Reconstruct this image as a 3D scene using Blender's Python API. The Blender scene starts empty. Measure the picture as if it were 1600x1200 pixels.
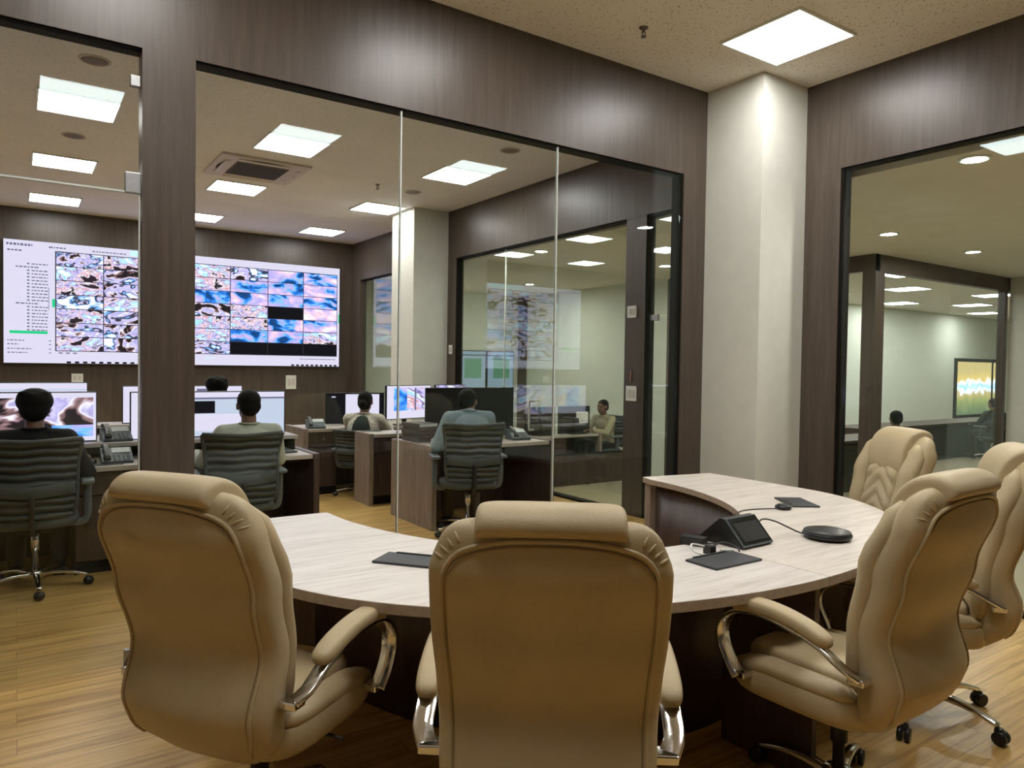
import bpy, bmesh, math, random
from mathutils import Vector, Matrix, noise

random.seed(7)
SC = bpy.context.scene
COL = SC.collection
pi = math.pi

# ------------------------------------------------------------------ camera
CAM_H = 1.485
F_PX = 1134.37
yaw, pitch, roll = map(math.radians, (34.359, -1.442, 0.850))
fwd = Vector((math.sin(yaw) * math.cos(pitch), math.cos(yaw) * math.cos(pitch), math.sin(pitch)))
rgt0 = Vector((math.cos(yaw), -math.sin(yaw), 0))
up0 = rgt0.cross(fwd)
rgt = math.cos(roll) * rgt0 + math.sin(roll) * up0
up = -math.sin(roll) * rgt0 + math.cos(roll) * up0
cam_data = bpy.data.cameras.new('camera')
cam = bpy.data.objects.new('camera', cam_data)
COL.objects.link(cam)
cam.matrix_world = Matrix(((rgt.x, up.x, -fwd.x, 0), (rgt.y, up.y, -fwd.y, 0), (rgt.z, up.z, -fwd.z, CAM_H), (0, 0, 0, 1)))
cam_data.sensor_fit = 'HORIZONTAL'
cam_data.sensor_width = 36.0
cam_data.lens = 36.0 * F_PX / 1600.0
cam_data.clip_start = 0.05
cam_data.clip_end = 100
SC.camera = cam

# ------------------------------------------------------------------ world, exposure
w = bpy.data.worlds.new('world')
SC.world = w
w.use_nodes = True
w.node_tree.nodes['Background'].inputs[0].default_value = (0.9, 0.95, 1.0, 1)
w.node_tree.nodes['Background'].inputs[1].default_value = 0.02
SC.view_settings.view_transform = 'Standard'
SC.view_settings.look = 'None'
SC.view_settings.exposure = 1.3
SC.view_settings.gamma = 1.0
SC.view_settings.use_curve_mapping = False
cy = SC.cycles
cy.use_denoising = True
cy.max_bounces = 8
cy.diffuse_bounces = 4
cy.glossy_bounces = 5
cy.transmission_bounces = 4
cy.transparent_max_bounces = 32
cy.sample_clamp_indirect = 4.0
cy.caustics_reflective = False
cy.caustics_refractive = False
PANEL_STRENGTH = 9.5
SCREEN_STRENGTH = 0.58

# ------------------------------------------------------------------ materials
def lin(r, g, b):
    f = lambda c: (c / 255 / 12.92) if c / 255 <= 0.04045 else ((c / 255 + 0.055) / 1.055) ** 2.4
    return (f(r), f(g), f(b), 1)

class NT:
    def __init__(self, name):
        self.m = bpy.data.materials.new(name)
        self.m.use_nodes = True
        self.t = self.m.node_tree
        self.t.nodes.clear()
        self.out = self.n('ShaderNodeOutputMaterial')
    def n(self, typ, **kw):
        x = self.t.nodes.new(typ)
        for k, v in kw.items():
            if hasattr(x, k): setattr(x, k, v)
            else: x.inputs[k.replace('_', ' ')].default_value = v
        return x
    def l(self, a, b): self.t.links.new(a, b)
    def surf(self, s): self.l(s, self.out.inputs['Surface'])
    def coord(self, kind='Object', scale=(1, 1, 1), rot=(0, 0, 0)):
        tc = self.n('ShaderNodeTexCoord')
        mp = self.n('ShaderNodeMapping')
        mp.inputs['Scale'].default_value = scale
        mp.inputs['Rotation'].default_value = rot
        self.l(tc.outputs[kind], mp.inputs['Vector'])
        return mp.outputs['Vector']
    def noise(self, vec, scale, detail=3, rough=0.5, dist=0.0):
        x = self.n('ShaderNodeTexNoise')
        x.inputs['Scale'].default_value = scale
        x.inputs['Detail'].default_value = detail
        x.inputs['Roughness'].default_value = rough
        x.inputs['Distortion'].default_value = dist
        if vec is not None: self.l(vec, x.inputs['Vector'])
        return x
    def ramp(self, fac, stops, interp='LINEAR'):
        x = self.n('ShaderNodeValToRGB')
        cr = x.color_ramp
        cr.interpolation = interp
        while len(cr.elements) < len(stops): cr.elements.new(0.5)
        for e, (p, c) in zip(cr.elements, stops):
            e.position = p
            e.color = c if len(c) == 4 else (*c, 1)
        self.l(fac, x.inputs['Fac'])
        return x.outputs['Color']
    def bsdf(self, color=None, rough=0.5, metal=0.0, spec=0.5, coat=0.0, bump=None, bump_str=0.1, bump_dist=0.01):
        b = self.n('ShaderNodeBsdfPrincipled')
        if color is not None:
            if isinstance(color, tuple): b.inputs['Base Color'].default_value = color
            else: self.l(color, b.inputs['Base Color'])
        if isinstance(rough, float) or isinstance(rough, int): b.inputs['Roughness'].default_value = rough
        else: self.l(rough, b.inputs['Roughness'])
        b.inputs['Metallic'].default_value = metal
        b.inputs['Specular IOR Level'].default_value = spec
        b.inputs['Coat Weight'].default_value = coat
        if bump is not None:
            bp = self.n('ShaderNodeBump')
            bp.inputs['Strength'].default_value = bump_str
            bp.inputs['Distance'].default_value = bump_dist
            self.l(bump, bp.inputs['Height'])
            self.l(bp.outputs['Normal'], b.inputs['Normal'])
        self.surf(b.outputs['BSDF'])
        return b

def plain(name, color, rough=0.5, metal=0.0, spec=0.5, var=0.06, scale=40, bump=0.03):
    n = NT(name)
    v = n.noise(n.coord(), scale, 3)
    c0 = tuple(max(0, c * (1 - var)) for c in color[:3]) + (1,)
    c1 = tuple(min(1, c * (1 + var)) for c in color[:3]) + (1,)
    n.bsdf(n.ramp(v.outputs['Fac'], [(0.3, c0), (0.7, c1)]), rough, metal, spec, bump=v.outputs['Fac'], bump_str=bump)
    return n.m

def woodgrain(name, c0, c1, c2, scale, rough=0.4, spec=0.5, coat=0.0, bump=0.05, rot=(0, 0, 0), gscale=1.0):
    n = NT(name)
    vec = n.coord('Object', scale, rot)
    a = n.noise(vec, 1.0 * gscale, 6, 0.6, 0.4)
    bvec = n.coord('Object', tuple(s * 3.3 for s in scale), rot)
    b = n.noise(bvec, 1.0 * gscale, 4, 0.6, 0.2)
    mx = n.n('ShaderNodeMath', operation='ADD')
    m1 = n.n('ShaderNodeMath', operation='MULTIPLY'); m1.inputs[1].default_value = 0.6
    m2 = n.n('ShaderNodeMath', operation='MULTIPLY'); m2.inputs[1].default_value = 0.4
    n.l(a.outputs['Fac'], m1.inputs[0]); n.l(b.outputs['Fac'], m2.inputs[0])
    n.l(m1.outputs[0], mx.inputs[0]); n.l(m2.outputs[0], mx.inputs[1])
    col = n.ramp(mx.outputs[0], [(0.34, c0), (0.5, c1), (0.66, c2)])
    n.bsdf(col, rough, 0, spec, coat, bump=mx.outputs[0], bump_str=bump)
    return n.m

M = {}
# dark laminate of the partitions: vertical grain
M['dark_wood'] = woodgrain('dark_wood_laminate', (0.058, 0.042, 0.032, 1), (0.078, 0.058, 0.045, 1), (0.100, 0.076, 0.060, 1), (22, 22, 1.2), rough=0.36, spec=0.5, bump=0.08)
M['edge_dark'] = plain('blackened_edge', (0.008, 0.006, 0.005, 1), 0.7, spec=0.12)
M['desk_light'] = woodgrain('desk_grey_laminate', (0.20, 0.155, 0.13, 1), (0.27, 0.215, 0.185, 1), (0.34, 0.28, 0.24, 1), (18, 18, 3), rough=0.45)
M['desk_top'] = woodgrain('desk_top_laminate', (0.40, 0.35, 0.31, 1), (0.50, 0.45, 0.41, 1), (0.58, 0.53, 0.48, 1), (2, 22, 22), rough=0.4)
M['desk_dark'] = woodgrain('desk_dark_laminate', (0.045, 0.028, 0.022, 1), (0.07, 0.045, 0.036, 1), (0.10, 0.068, 0.055, 1), (20, 20, 2), rough=0.4)
M['table_top'] = woodgrain('ash_grey_table_laminate', (0.50, 0.45, 0.41, 1), (0.68, 0.635, 0.60, 1), (0.77, 0.73, 0.70, 1), (2.2, 34, 34), rough=0.38, rot=(0, 0, math.radians(-8)), bump=0.05)
M['table_top_turned'] = woodgrain('ash_grey_table_laminate_turned', (0.49, 0.435, 0.38, 1), (0.67, 0.61, 0.55, 1), (0.76, 0.70, 0.64, 1), (2.2, 34, 34), rough=0.38, rot=(0, 0, math.radians(-52)), bump=0.05)
M['table_edge'] = plain('table_edge_band', (0.36, 0.29, 0.235, 1), 0.45, var=0.12)
M['table_panel'] = woodgrain('table_panel_dark', (0.035, 0.020, 0.016, 1), (0.06, 0.034, 0.026, 1), (0.085, 0.05, 0.038, 1), (20, 20, 2), rough=0.4)

# oak plank floor, boards running along X
n = NT('oak_plank_floor')
tc = n.n('ShaderNodeTexCoord')
br = n.n('ShaderNodeTexBrick')
br.offset = 0.37; br.squash = 1.0
br.inputs['Scale'].default_value = 1.0
br.inputs['Brick Width'].default_value = 1.25
br.inputs['Row Height'].default_value = 0.13
br.inputs['Mortar Size'].default_value = 0.0016
br.inputs['Mortar Smooth'].default_value = 0.3
br.inputs['Color1'].default_value = (0.0, 0.0, 0.0, 1)
br.inputs['Color2'].default_value = (1, 1, 1, 1)
br.inputs['Mortar'].default_value = (0.5, 0.5, 0.5, 1)
n.l(tc.outputs['Object'], br.inputs['Vector'])
gv = n.coord('Object', (1.3, 24, 24))
addv = n.n('ShaderNodeVectorMath', operation='MULTIPLY_ADD')
n.l(br.outputs['Color'], addv.inputs[0]); addv.inputs[1].default_value = (13.0, 7.0, 5.0); n.l(gv, addv.inputs[2])
g1 = n.noise(addv.outputs[0], 1.0, 6, 0.65, 0.5)
plank = n.ramp(g1.outputs['Fac'], [(0.30, (0.34, 0.185, 0.052, 1)), (0.5, (0.60, 0.38, 0.128, 1)), (0.70, (0.74, 0.52, 0.21, 1))])
tone = n.ramp(br.outputs['Color'], [(0.0, (0.90, 0.89, 0.87, 1)), (1.0, (1.05, 1.04, 1.02, 1))])
mixc = n.n('ShaderNodeMix', data_type='RGBA', blend_type='MULTIPLY'); mixc.inputs[0].default_value = 1.0
n.l(plank, mixc.inputs[6]); n.l(tone, mixc.inputs[7])
mixm = n.n('ShaderNodeMix', data_type='RGBA', blend_type='MIX')
n.l(br.outputs['Fac'], mixm.inputs[0]); n.l(mixc.outputs[2], mixm.inputs[6]); mixm.inputs[7].default_value = (0.30, 0.18, 0.065, 1)
n.bsdf(mixm.outputs[2], 0.33, 0, 0.5, 0.0, bump=g1.outputs['Fac'], bump_str=0.06)
M['floor'] = n.m

# beige tiles of the corridor
n = NT('beige_tile_floor')
tc = n.n('ShaderNodeTexCoord')
br = n.n('ShaderNodeTexBrick'); br.offset = 0.0
for k, v in (('Scale', 1.0), ('Brick Width', 0.6), ('Row Height', 0.6), ('Mortar Size', 0.002)): br.inputs[k].default_value = v
br.inputs['Color1'].default_value = (0.40, 0.355, 0.25, 1); br.inputs['Color2'].default_value = (0.425, 0.375, 0.265, 1); br.inputs['Mortar'].default_value = (0.25, 0.2, 0.13, 1)
n.l(tc.outputs['Object'], br.inputs['Vector'])
n.bsdf(br.outputs['Color'], 0.25, 0, 0.5)
M['tile'] = n.m

# pitted acoustic ceiling
def pitted(name, c0, c1, c2):
    n = NT(name)
    vec = n.coord('Object')
    vo = n.n('ShaderNodeTexVoronoi'); vo.inputs['Scale'].default_value = 38; n.l(vec, vo.inputs['Vector'])
    sel = n.noise(vec, 26, 2)
    big = n.noise(vec, 1.4, 3)
    thr = n.n('ShaderNodeMath', operation='MULTIPLY'); n.l(sel.outputs['Fac'], thr.inputs[0]); thr.inputs[1].default_value = 0.40
    less = n.n('ShaderNodeMath', operation='LESS_THAN'); n.l(vo.outputs['Distance'], less.inputs[0]); n.l(thr.outputs[0], less.inputs[1])
    base = n.ramp(big.outputs['Fac'], [(0.3, c0), (0.7, c1)])
    mx = n.n('ShaderNodeMix', data_type='RGBA'); n.l(less.outputs[0], mx.inputs[0]); n.l(base, mx.inputs[6]); mx.inputs[7].default_value = c2
    n.bsdf(mx.outputs[2], 0.9, 0, 0.2, bump=vo.outputs['Distance'], bump_str=0.25, bump_dist=0.004)
    return n.m
M['ceiling'] = pitted('pitted_ceiling_board', (0.83, 0.80, 0.72, 1), (0.89, 0.86, 0.78, 1), (0.50, 0.44, 0.36, 1))
M['ceiling_control'] = pitted('ceiling_board_bounce_offset', (0.80, 0.81, 0.84, 1), (0.86, 0.87, 0.90, 1), (0.60, 0.60, 0.62, 1))  # same ceiling board, tinted bluer to offset the yellow light off the floor
M['corridor_ceiling'] = plain('corridor_ceiling_paint', (0.84, 0.80, 0.70, 1), 0.9, var=0.03, scale=3)
M['white_wall'] = plain('off_white_paint', (0.66, 0.66, 0.60, 1), 0.75, var=0.03, scale=8, spec=0.3)
M['pale_wall'] = plain('pale_green_paint', (0.84, 0.89, 0.80, 1), 0.7, var=0.03, scale=5)

def glass_mat(name, tint, r0, gtint=(0.92, 1.0, 1.0, 1)):
    n = NT(name)
    lw = n.n('ShaderNodeLayerWeight'); lw.inputs['Blend'].default_value = 0.5
    pw = n.n('ShaderNodeMath', operation='POWER'); n.l(lw.outputs['Facing'], pw.inputs[0]); pw.inputs[1].default_value = 5.0
    ma = n.n('ShaderNodeMath', operation='MULTIPLY_ADD'); n.l(pw.outputs[0], ma.inputs[0]); ma.inputs[1].default_value = 1 - r0; ma.inputs[2].default_value = r0
    tr = n.n('ShaderNodeBsdfTransparent'); tr.inputs['Color'].default_value = tint
    gl = n.n('ShaderNodeBsdfGlossy'); gl.inputs['Roughness'].default_value = 0.0
    gl.inputs['Color'].default_value = gtint
    mx = n.n('ShaderNodeMixShader'); n.l(ma.outputs[0], mx.inputs[0]); n.l(tr.outputs[0], mx.inputs[1]); n.l(gl.outputs[0], mx.inputs[2])
    n.surf(mx.outputs[0])
    return n.m
M['glass'] = glass_mat('clear_pane_glass', (0.965, 0.98, 0.965, 1), 0.020, (0.80, 0.95, 1.0, 1))
M['glass_tinted'] = glass_mat('reflective_pane_glass', (0.945, 0.97, 0.945, 1), 0.10)
M['glass_seal'] = plain('silicone_joint', (0.66, 0.70, 0.66, 1), 0.35)

def leather(name, col):
    n = NT(name)
    vec = n.coord('Object')
    a = n.noise(vec, 5, 4)
    v = n.n('ShaderNodeTexVoronoi'); v.inputs['Scale'].default_value = 260; n.l(vec, v.inputs['Vector'])
    c = n.ramp(a.outputs['Fac'], [(0.3, tuple(x * 0.92 for x in col) + (1,)), (0.7, tuple(min(1, x * 1.05) for x in col) + (1,))])
    n.bsdf(c, 0.46, 0, 0.4, bump=v.outputs['Distance'], bump_str=0.12, bump_dist=0.003)
    return n.m
M['leather'] = leather('tan_leather', (0.47, 0.375, 0.225))
M['leather_dark'] = leather('tan_leather_seam', (0.30, 0.21, 0.115))
M['chrome'] = plain('polished_chrome', (0.78, 0.78, 0.78, 1), 0.12, 1.0, var=0.02, bump=0.0)
M['satin'] = plain('satin_metal', (0.62, 0.64, 0.64, 1), 0.25, 0.0, spec=0.9, var=0.02, bump=0.0)
M['steel'] = plain('brushed_steel', (0.38, 0.38, 0.38, 1), 0.45, 1.0, var=0.05, bump=0.0)
M['black_plastic'] = plain('black_plastic', (0.012, 0.012, 0.013, 1), 0.38, var=0.1)
M['matt_black'] = plain('matt_black', (0.02, 0.021, 0.025, 1), 0.55, var=0.1)
M['charcoal'] = plain('charcoal_pad', (0.035, 0.038, 0.046, 1), 0.5, var=0.1)
M['dark_glass'] = plain('dark_screen_glass', (0.006, 0.008, 0.010, 1), 0.12, var=0.05, bump=0)
M['dull_screen'] = plain('switched_off_screen', (0.008, 0.009, 0.012, 1), 0.3, var=0.4, scale=6, bump=0)
M['mesh_fabric'] = plain('grey_green_mesh_fabric', (0.062, 0.074, 0.070, 1), 0.6, var=0.15, scale=120, bump=0.1)
M['mesh_dark'] = plain('dark_mesh_web', (0.025, 0.030, 0.029, 1), 0.7, var=0.2, scale=200, bump=0.1)
M['grey_plastic'] = plain('grey_plastic', (0.13, 0.155, 0.165, 1), 0.45, var=0.05)
M['phone_grey'] = plain('phone_slate_plastic', (0.075, 0.095, 0.105, 1), 0.45, var=0.15, scale=60)
M['phone_lcd'] = plain('phone_display', (0.42, 0.48, 0.46, 1), 0.3)
M['white_plastic'] = plain('white_plastic', (0.75, 0.78, 0.74, 1), 0.4, var=0.02)
M['ac_white'] = plain('air_conditioner_white', (0.62, 0.57, 0.53, 1), 0.5, var=0.02)
M['ac_grille'] = plain('air_conditioner_grille', (0.16, 0.13, 0.12, 1), 0.6, var=0.1)
M['paper'] = plain('white_paper', (0.8, 0.8, 0.8, 1), 0.8, var=0.02)
M['file_grey'] = plain('grey_file_cover', (0.10, 0.095, 0.085, 1), 0.6, var=0.15)
M['skin'] = plain('brown_skin', (0.20, 0.105, 0.066, 1), 0.5, var=0.08, scale=20)
M['hair'] = plain('black_hair', (0.004, 0.0035, 0.0035, 1), 0.7, spec=0.15, var=0.4, scale=150, bump=0.3)
def cloth(name, col, var=0.05, scale=30):
    return plain(name, col, 0.85, 0, 0.2, var, scale, 0.12)
M['cloth_black'] = cloth('black_cotton', (0.012, 0.012, 0.014, 1))
M['cloth_mint'] = cloth('pale_mint_cotton', (0.50, 0.53, 0.45, 1))
M['cloth_blue'] = cloth('pale_grey_blue_cotton', (0.26, 0.335, 0.37, 1))
M['cloth_navy'] = cloth('navy_cotton', (0.028, 0.036, 0.06, 1))
M['cloth_cream'] = cloth('cream_print_cotton', (0.55, 0.52, 0.44, 1), 0.35, 45)
M['cloth_vest'] = cloth('dark_green_vest', (0.035, 0.045, 0.038, 1))
M['cloth_beige'] = cloth('beige_cotton', (0.42, 0.38, 0.26, 1))
M['trouser_dark'] = cloth('dark_trouser', (0.03, 0.028, 0.028, 1))
M['trouser_tan'] = cloth('brown_trouser', (0.13, 0.10, 0.075, 1))
M['shoe'] = plain('dark_shoe', (0.012, 0.011, 0.011, 1), 0.4)
M['eye'] = plain('dark_eye', (0.02, 0.015, 0.012, 1), 0.2)
M['sofa'] = plain('dark_upholstery', (0.03, 0.033, 0.03, 1), 0.7)
M['red_led'] = plain('faded_red_strip', (0.35, 0.16, 0.13, 1), 0.5)

def emit(name, col, strength):
    n = NT(name)
    e = n.n('ShaderNodeEmission'); e.inputs['Color'].default_value = col; e.inputs['Strength'].default_value = strength
    n.surf(e.outputs[0]); return n.m
M['led_panel'] = emit('led_diffuser', (1.0, 0.985, 0.945, 1), PANEL_STRENGTH)
M['downlight'] = emit('downlight_lens', (1.0, 0.96, 0.86, 1), 190.0)
S = SCREEN_STRENGTH
M['scr_white'] = emit('screen_white', (0.60, 0.565, 0.72, 1), S)
M['scr_sky'] = emit('screen_sky', (0.55, 0.82, 0.98, 1), S * 0.9)
M['scr_green'] = emit('screen_green', (0.02, 0.62, 0.25, 1), S * 0.8)
M['scr_ink'] = emit('screen_ink', (0.16, 0.15, 0.26, 1), S * 0.8)
M['scr_black'] = emit('screen_black', (0.006, 0.006, 0.008, 1), S)
M['scr_grid'] = emit('screen_grid_line', (0.05, 0.045, 0.08, 1), S * 0.5)
M['scr_pale'] = emit('screen_pale_blue', (0.52, 0.58, 0.74, 1), S * 0.85)
M['scr_teal'] = emit('screen_teal', (0.08, 0.20, 0.12, 1), 0.5)
M['scr_mist'] = emit('screen_mist', (0.26, 0.36, 0.45, 1), 0.4)

def feed_mat(name, scale, stops, strength, dist=1.6, stretch=(1, 1.6, 1)):
    """street-camera pictures: streaks of road, sky, roofs and vehicles from warped noise"""
    n = NT(name)
    vec = n.coord('UV', stretch)
    a = n.noise(vec, scale, 3.0, 0.55, dist)
    b = n.noise(vec, scale * 0.55, 2.0, 0.5, dist * 1.4)
    mixv = n.n('ShaderNodeMath', operation='MULTIPLY_ADD')
    n.l(a.outputs['Fac'], mixv.inputs[0]); mixv.inputs[1].default_value = 0.55
    half = n.n('ShaderNodeMath', operation='MULTIPLY'); n.l(b.outputs['Fac'], half.inputs[0]); half.inputs[1].default_value = 0.45
    n.l(half.outputs[0], mixv.inputs[2])
    col = n.ramp(mixv.outputs[0], stops, 'LINEAR')
    fine = n.noise(vec, scale * 5, 2.0)
    mul = n.n('ShaderNodeMath', operation='MULTIPLY_ADD'); n.l(fine.outputs['Fac'], mul.inputs[0]); mul.inputs[1].default_value = 0.7 * strength; mul.inputs[2].default_value = 0.62 * strength
    e = n.n('ShaderNodeEmission'); n.l(col, e.inputs['Color']); n.l(mul.outputs[0], e.inputs['Strength'])
    n.surf(e.outputs[0])
    return n.m
M['feed_a'] = feed_mat('camera_feed_grey', 0.85, [(0.0, (0.01, 0.01, 0.012)), (0.41, (0.02, 0.015, 0.018)), (0.435, (0.34, 0.20, 0.22)), (0.45, (0.86, 0.82, 0.98)), (0.475, (0.40, 0.36, 0.68)), (0.515, (0.62, 0.56, 0.92)), (0.53, (0.04, 0.035, 0.05)), (0.55, (0.06, 0.05, 0.07)), (0.56, (0.12, 0.40, 0.95)), (0.60, (0.90, 0.86, 1.0)), (1, (0.7, 0.4, 0.45))], S, 1.5)
M['feed_b'] = feed_mat('camera_feed_blue', 0.8, [(0.0, (0.02, 0.03, 0.04)), (0.40, (0.01, 0.06, 0.22)), (0.43, (0.03, 0.22, 0.85)), (0.455, (0.20, 0.50, 1.0)), (0.475, (0.42, 0.38, 0.82)), (0.53, (0.60, 0.48, 0.90)), (0.56, (0.88, 0.55, 0.70)), (0.60, (0.9, 0.8, 0.95)), (1, (0.2, 0.25, 0.6))], S, 0.9)
M['feed_c'] = feed_mat('camera_feed_warm', 0.95, [(0.0, (0.02, 0.015, 0.012)), (0.42, (0.03, 0.02, 0.03)), (0.44, (0.92, 0.86, 0.98)), (0.465, (0.50, 0.20, 0.24)), (0.475, (0.82, 0.56, 0.66)), (0.485, (0.66, 0.60, 0.92)), (0.515, (0.42, 0.36, 0.74)), (0.525, (0.03, 0.02, 0.04)), (0.54, (0.86, 0.80, 0.98)), (0.56, (0.25, 0.62, 1.0)), (0.62, (0.9, 0.9, 1.0)), (1, (0.9, 0.9, 1.0))], S, 1.7)

def checkerish(name, strength):
    """outdoor view behind the far window"""
    n = NT(name)
    vec = n.coord('Object')
    sp = n.n('ShaderNodeSeparateXYZ'); n.l(vec, sp.inputs[0])
    a = n.noise(vec, 5, 4)
    ad = n.n('ShaderNodeMath', operation='MULTIPLY_ADD'); n.l(sp.outputs['Z'], ad.inputs[0]); ad.inputs[1].default_value = 0.72; ad.inputs[2].default_value = -0.42
    ae = n.n('ShaderNodeMath', operation='MULTIPLY_ADD'); n.l(a.outputs['Fac'], ae.inputs[0]); ae.inputs[1].default_value = 0.35; n.l(ad.outputs[0], ae.inputs[2])
    col = n.ramp(ae.outputs[0], [(0.08, (0.10, 0.14, 0.08)), (0.28, (0.22, 0.26, 0.10)), (0.42, (0.42, 0.34, 0.14)), (0.50, (0.75, 0.85, 0.95)), (0.56, (0.25, 0.55, 0.90)), (0.64, (0.85, 0.90, 0.95)), (0.70, (0.60, 0.45, 0.15)), (0.85, (0.45, 0.36, 0.16))])
    e = n.n('ShaderNodeEmission'); n.l(col, e.inputs['Color']); e.inputs['Strength'].default_value = strength
    n.surf(e.outputs[0]); return n.m

# ------------------------------------------------------------------ mesh building
class MB:
    def __init__(self): self.bm = bmesh.new(); self.mi = 0
    def _f(self, vs, smooth=False):
        try:
            f = self.bm.faces.new(vs); f.smooth = smooth; f.material_index = self.mi; return f
        except ValueError: return None
    def box(self, c, s, bevel=0.0, rz=0.0, rx=0.0, ry=0.0, seg=2):
        mat = Matrix.Translation(c) @ Matrix.Rotation(rz, 4, 'Z') @ Matrix.Rotation(ry, 4, 'Y') @ Matrix.Rotation(rx, 4, 'X') @ Matrix.Diagonal((s[0], s[1], s[2], 1))
        before = set(self.bm.faces)
        r = bmesh.ops.create_cube(self.bm, size=1.0, matrix=mat)
        if bevel > 0:
            es = list({e for v in r['verts'] for e in v.link_edges})
            bmesh.ops.bevel(self.bm, geom=es, offset=bevel, segments=seg, profile=0.5, affect='EDGES')
        for f in self.bm.faces:
            if f not in before: f.material_index = self.mi
        return self
    def b2(self, x0, x1, y0, y1, z0, z1, bevel=0.0):
        return self.box(((x0 + x1) / 2, (y0 + y1) / 2, (z0 + z1) / 2), (abs(x1 - x0), abs(y1 - y0), abs(z1 - z0)), bevel)
    def loft(self, rings, closed=True, caps=True, smooth=True):
        vr = [[self.bm.verts.new(p) for p in r] for r in rings]
        n = len(vr[0])
        for a, b in zip(vr, vr[1:]):
            for i in range(n if closed else n - 1):
                j = (i + 1) % n
                self._f((a[i], a[j], b[j], b[i]), smooth)
        if caps:
            self._f(list(reversed(vr[0])), smooth); self._f(vr[-1], smooth)
        return self
    def sweep(self, pts, prof, caps=True, smooth=True, scales=None, up=(0, 0, 1)):
        pts = [Vector(p) for p in pts]
        rings = []
        t0 = (pts[1] - pts[0]).normalized()
        u = Vector(up)
        u = (u - t0 * u.dot(t0))
        if u.length < 1e-4: u = Vector((1, 0, 0)) - t0 * t0.x
        u.normalize()
        for i, p in enumerate(pts):
            t = (pts[min(i + 1, len(pts) - 1)] - pts[max(i - 1, 0)]).normalized()
            u = (u - t * u.dot(t)).normalized()
            v = t.cross(u)
            k = scales[i] if scales else 1.0
            rings.append([p + v * (a * k) + u * (b * k) for a, b in prof])
        return self.loft(rings, True, caps, smooth)
    def tube(self, pts, r, seg=10, scales=None):
        prof = [(r * math.cos(2 * pi * i / seg), r * math.sin(2 * pi * i / seg)) for i in range(seg)]
        return self.sweep(pts, prof, scales=scales)
    def bar(self, pts, wd, th, up=(0, 0, 1), scales=None, r=0.3):
        a, b = wd / 2, th / 2; c = min(a, b) * r
        prof = [(-a + c, -b), (a - c, -b), (a, -b + c), (a, b - c), (a - c, b), (-a + c, b), (-a, b - c), (-a, -b + c)]
        return self.sweep(pts, prof, up=up, scales=scales)
    def lathe(self, prof, seg=24, c=(0, 0, 0), smooth=True):
        rings = [[(c[0] + r * math.cos(2 * pi * i / seg), c[1] + r * math.sin(2 * pi * i / seg), c[2] + z) for i in range(seg)] for r, z in prof]
        return self.loft(rings, True, True, smooth)
    def ellipsoid(self, c, r, seg=20, rot=None):
        rot = rot or Matrix.Identity(3)
        rings = []
        for j in range(1, seg // 2):
            a = pi * j / (seg // 2)
            rings.append([Vector(c) + rot @ Vector((r[0] * math.sin(a) * math.cos(2 * pi * i / seg), r[1] * math.sin(a) * math.sin(2 * pi * i / seg), -r[2] * math.cos(a))) for i in range(seg)])
        return self.loft(rings)
    def capsule(self, p0, r0, p1, r1, seg=14):
        p0, p1 = Vector(p0), Vector(p1)
        d = p1 - p0
        t = d.normalized() if d.length > 1e-6 else Vector((0, 0, 1))
        pts, sc = [], []
        for k in range(1, 6):
            a = pi / 2 * k / 5; pts.append(p0 - t * r0 * math.cos(a)); sc.append(r0 * math.sin(a))
        for k in range(4, 0, -1):
            a = pi / 2 * k / 5; pts.append(p1 + t * r1 * math.cos(a)); sc.append(r1 * math.sin(a))
        pts.insert(5, p1); sc.insert(5, r1)
        prof = [(math.cos(2 * pi * i / seg), math.sin(2 * pi * i / seg)) for i in range(seg)]
        return self.sweep(pts, prof, scales=sc)
    def prism(self, poly, z0, z1, side_mi=None):
        a = [self.bm.verts.new((x, y, z0)) for x, y in poly]
        b = [self.bm.verts.new((x, y, z1)) for x, y in poly]
        self._f(list(reversed(a))); self._f(b)
        keep = self.mi
        if side_mi is not None: self.mi = side_mi
        n = len(poly)
        for i in range(n):
            j = (i + 1) % n
            self._f((a[i], a[j], b[j], b[i]))
        self.mi = keep
        return self
    def quad(self, a, b, c, d, uv=None):
        f = self._f([self.bm.verts.new(p) for p in (a, b, c, d)])
        if uv and f:
            lay = self.bm.loops.layers.uv.verify()
            for lp, t in zip(f.loops, uv): lp[lay].uv = t
        return self
    def mesh(self, name, mats):
        bmesh.ops.recalc_face_normals(self.bm, faces=self.bm.faces)
        me = bpy.data.meshes.new(name)
        self.bm.to_mesh(me); self.bm.free()
        for m in (mats if isinstance(mats, (list, tuple)) else [mats]): me.materials.append(M[m] if isinstance(m, str) else m)
        return me
    def build(self, name, mats, parent=None, subsurf=0, bevel=0.0):
        o = bpy.data.objects.new(name, self.mesh(name, mats))
        COL.objects.link(o)
        if parent: o.parent = parent
        if bevel:
            b = o.modifiers.new('bevel', 'BEVEL'); b.width = bevel; b.segments = 2; b.limit_method = 'ANGLE'
        if subsurf:
            s = o.modifiers.new('subdivision', 'SUBSURF'); s.levels = subsurf; s.render_levels = subsurf
        return o
    def blob(self, name, mats, parent=None, voxel=0.008, smooth=4):
        """one continuous closed skin around all the pieces added so far"""
        tmp = bpy.data.objects.new('tmp', self.mesh(name, mats)); COL.objects.link(tmp)
        r = tmp.modifiers.new('r', 'REMESH'); r.mode = 'VOXEL'; r.voxel_size = voxel; r.use_smooth_shade = True
        s = tmp.modifiers.new('s', 'SMOOTH'); s.factor = 0.5; s.iterations = smooth
        dg = bpy.context.evaluated_depsgraph_get()
        me = bpy.data.meshes.new_from_object(tmp.evaluated_get(dg))
        bpy.data.objects.remove(tmp)
        me.name = name
        me.materials.clear()
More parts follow.
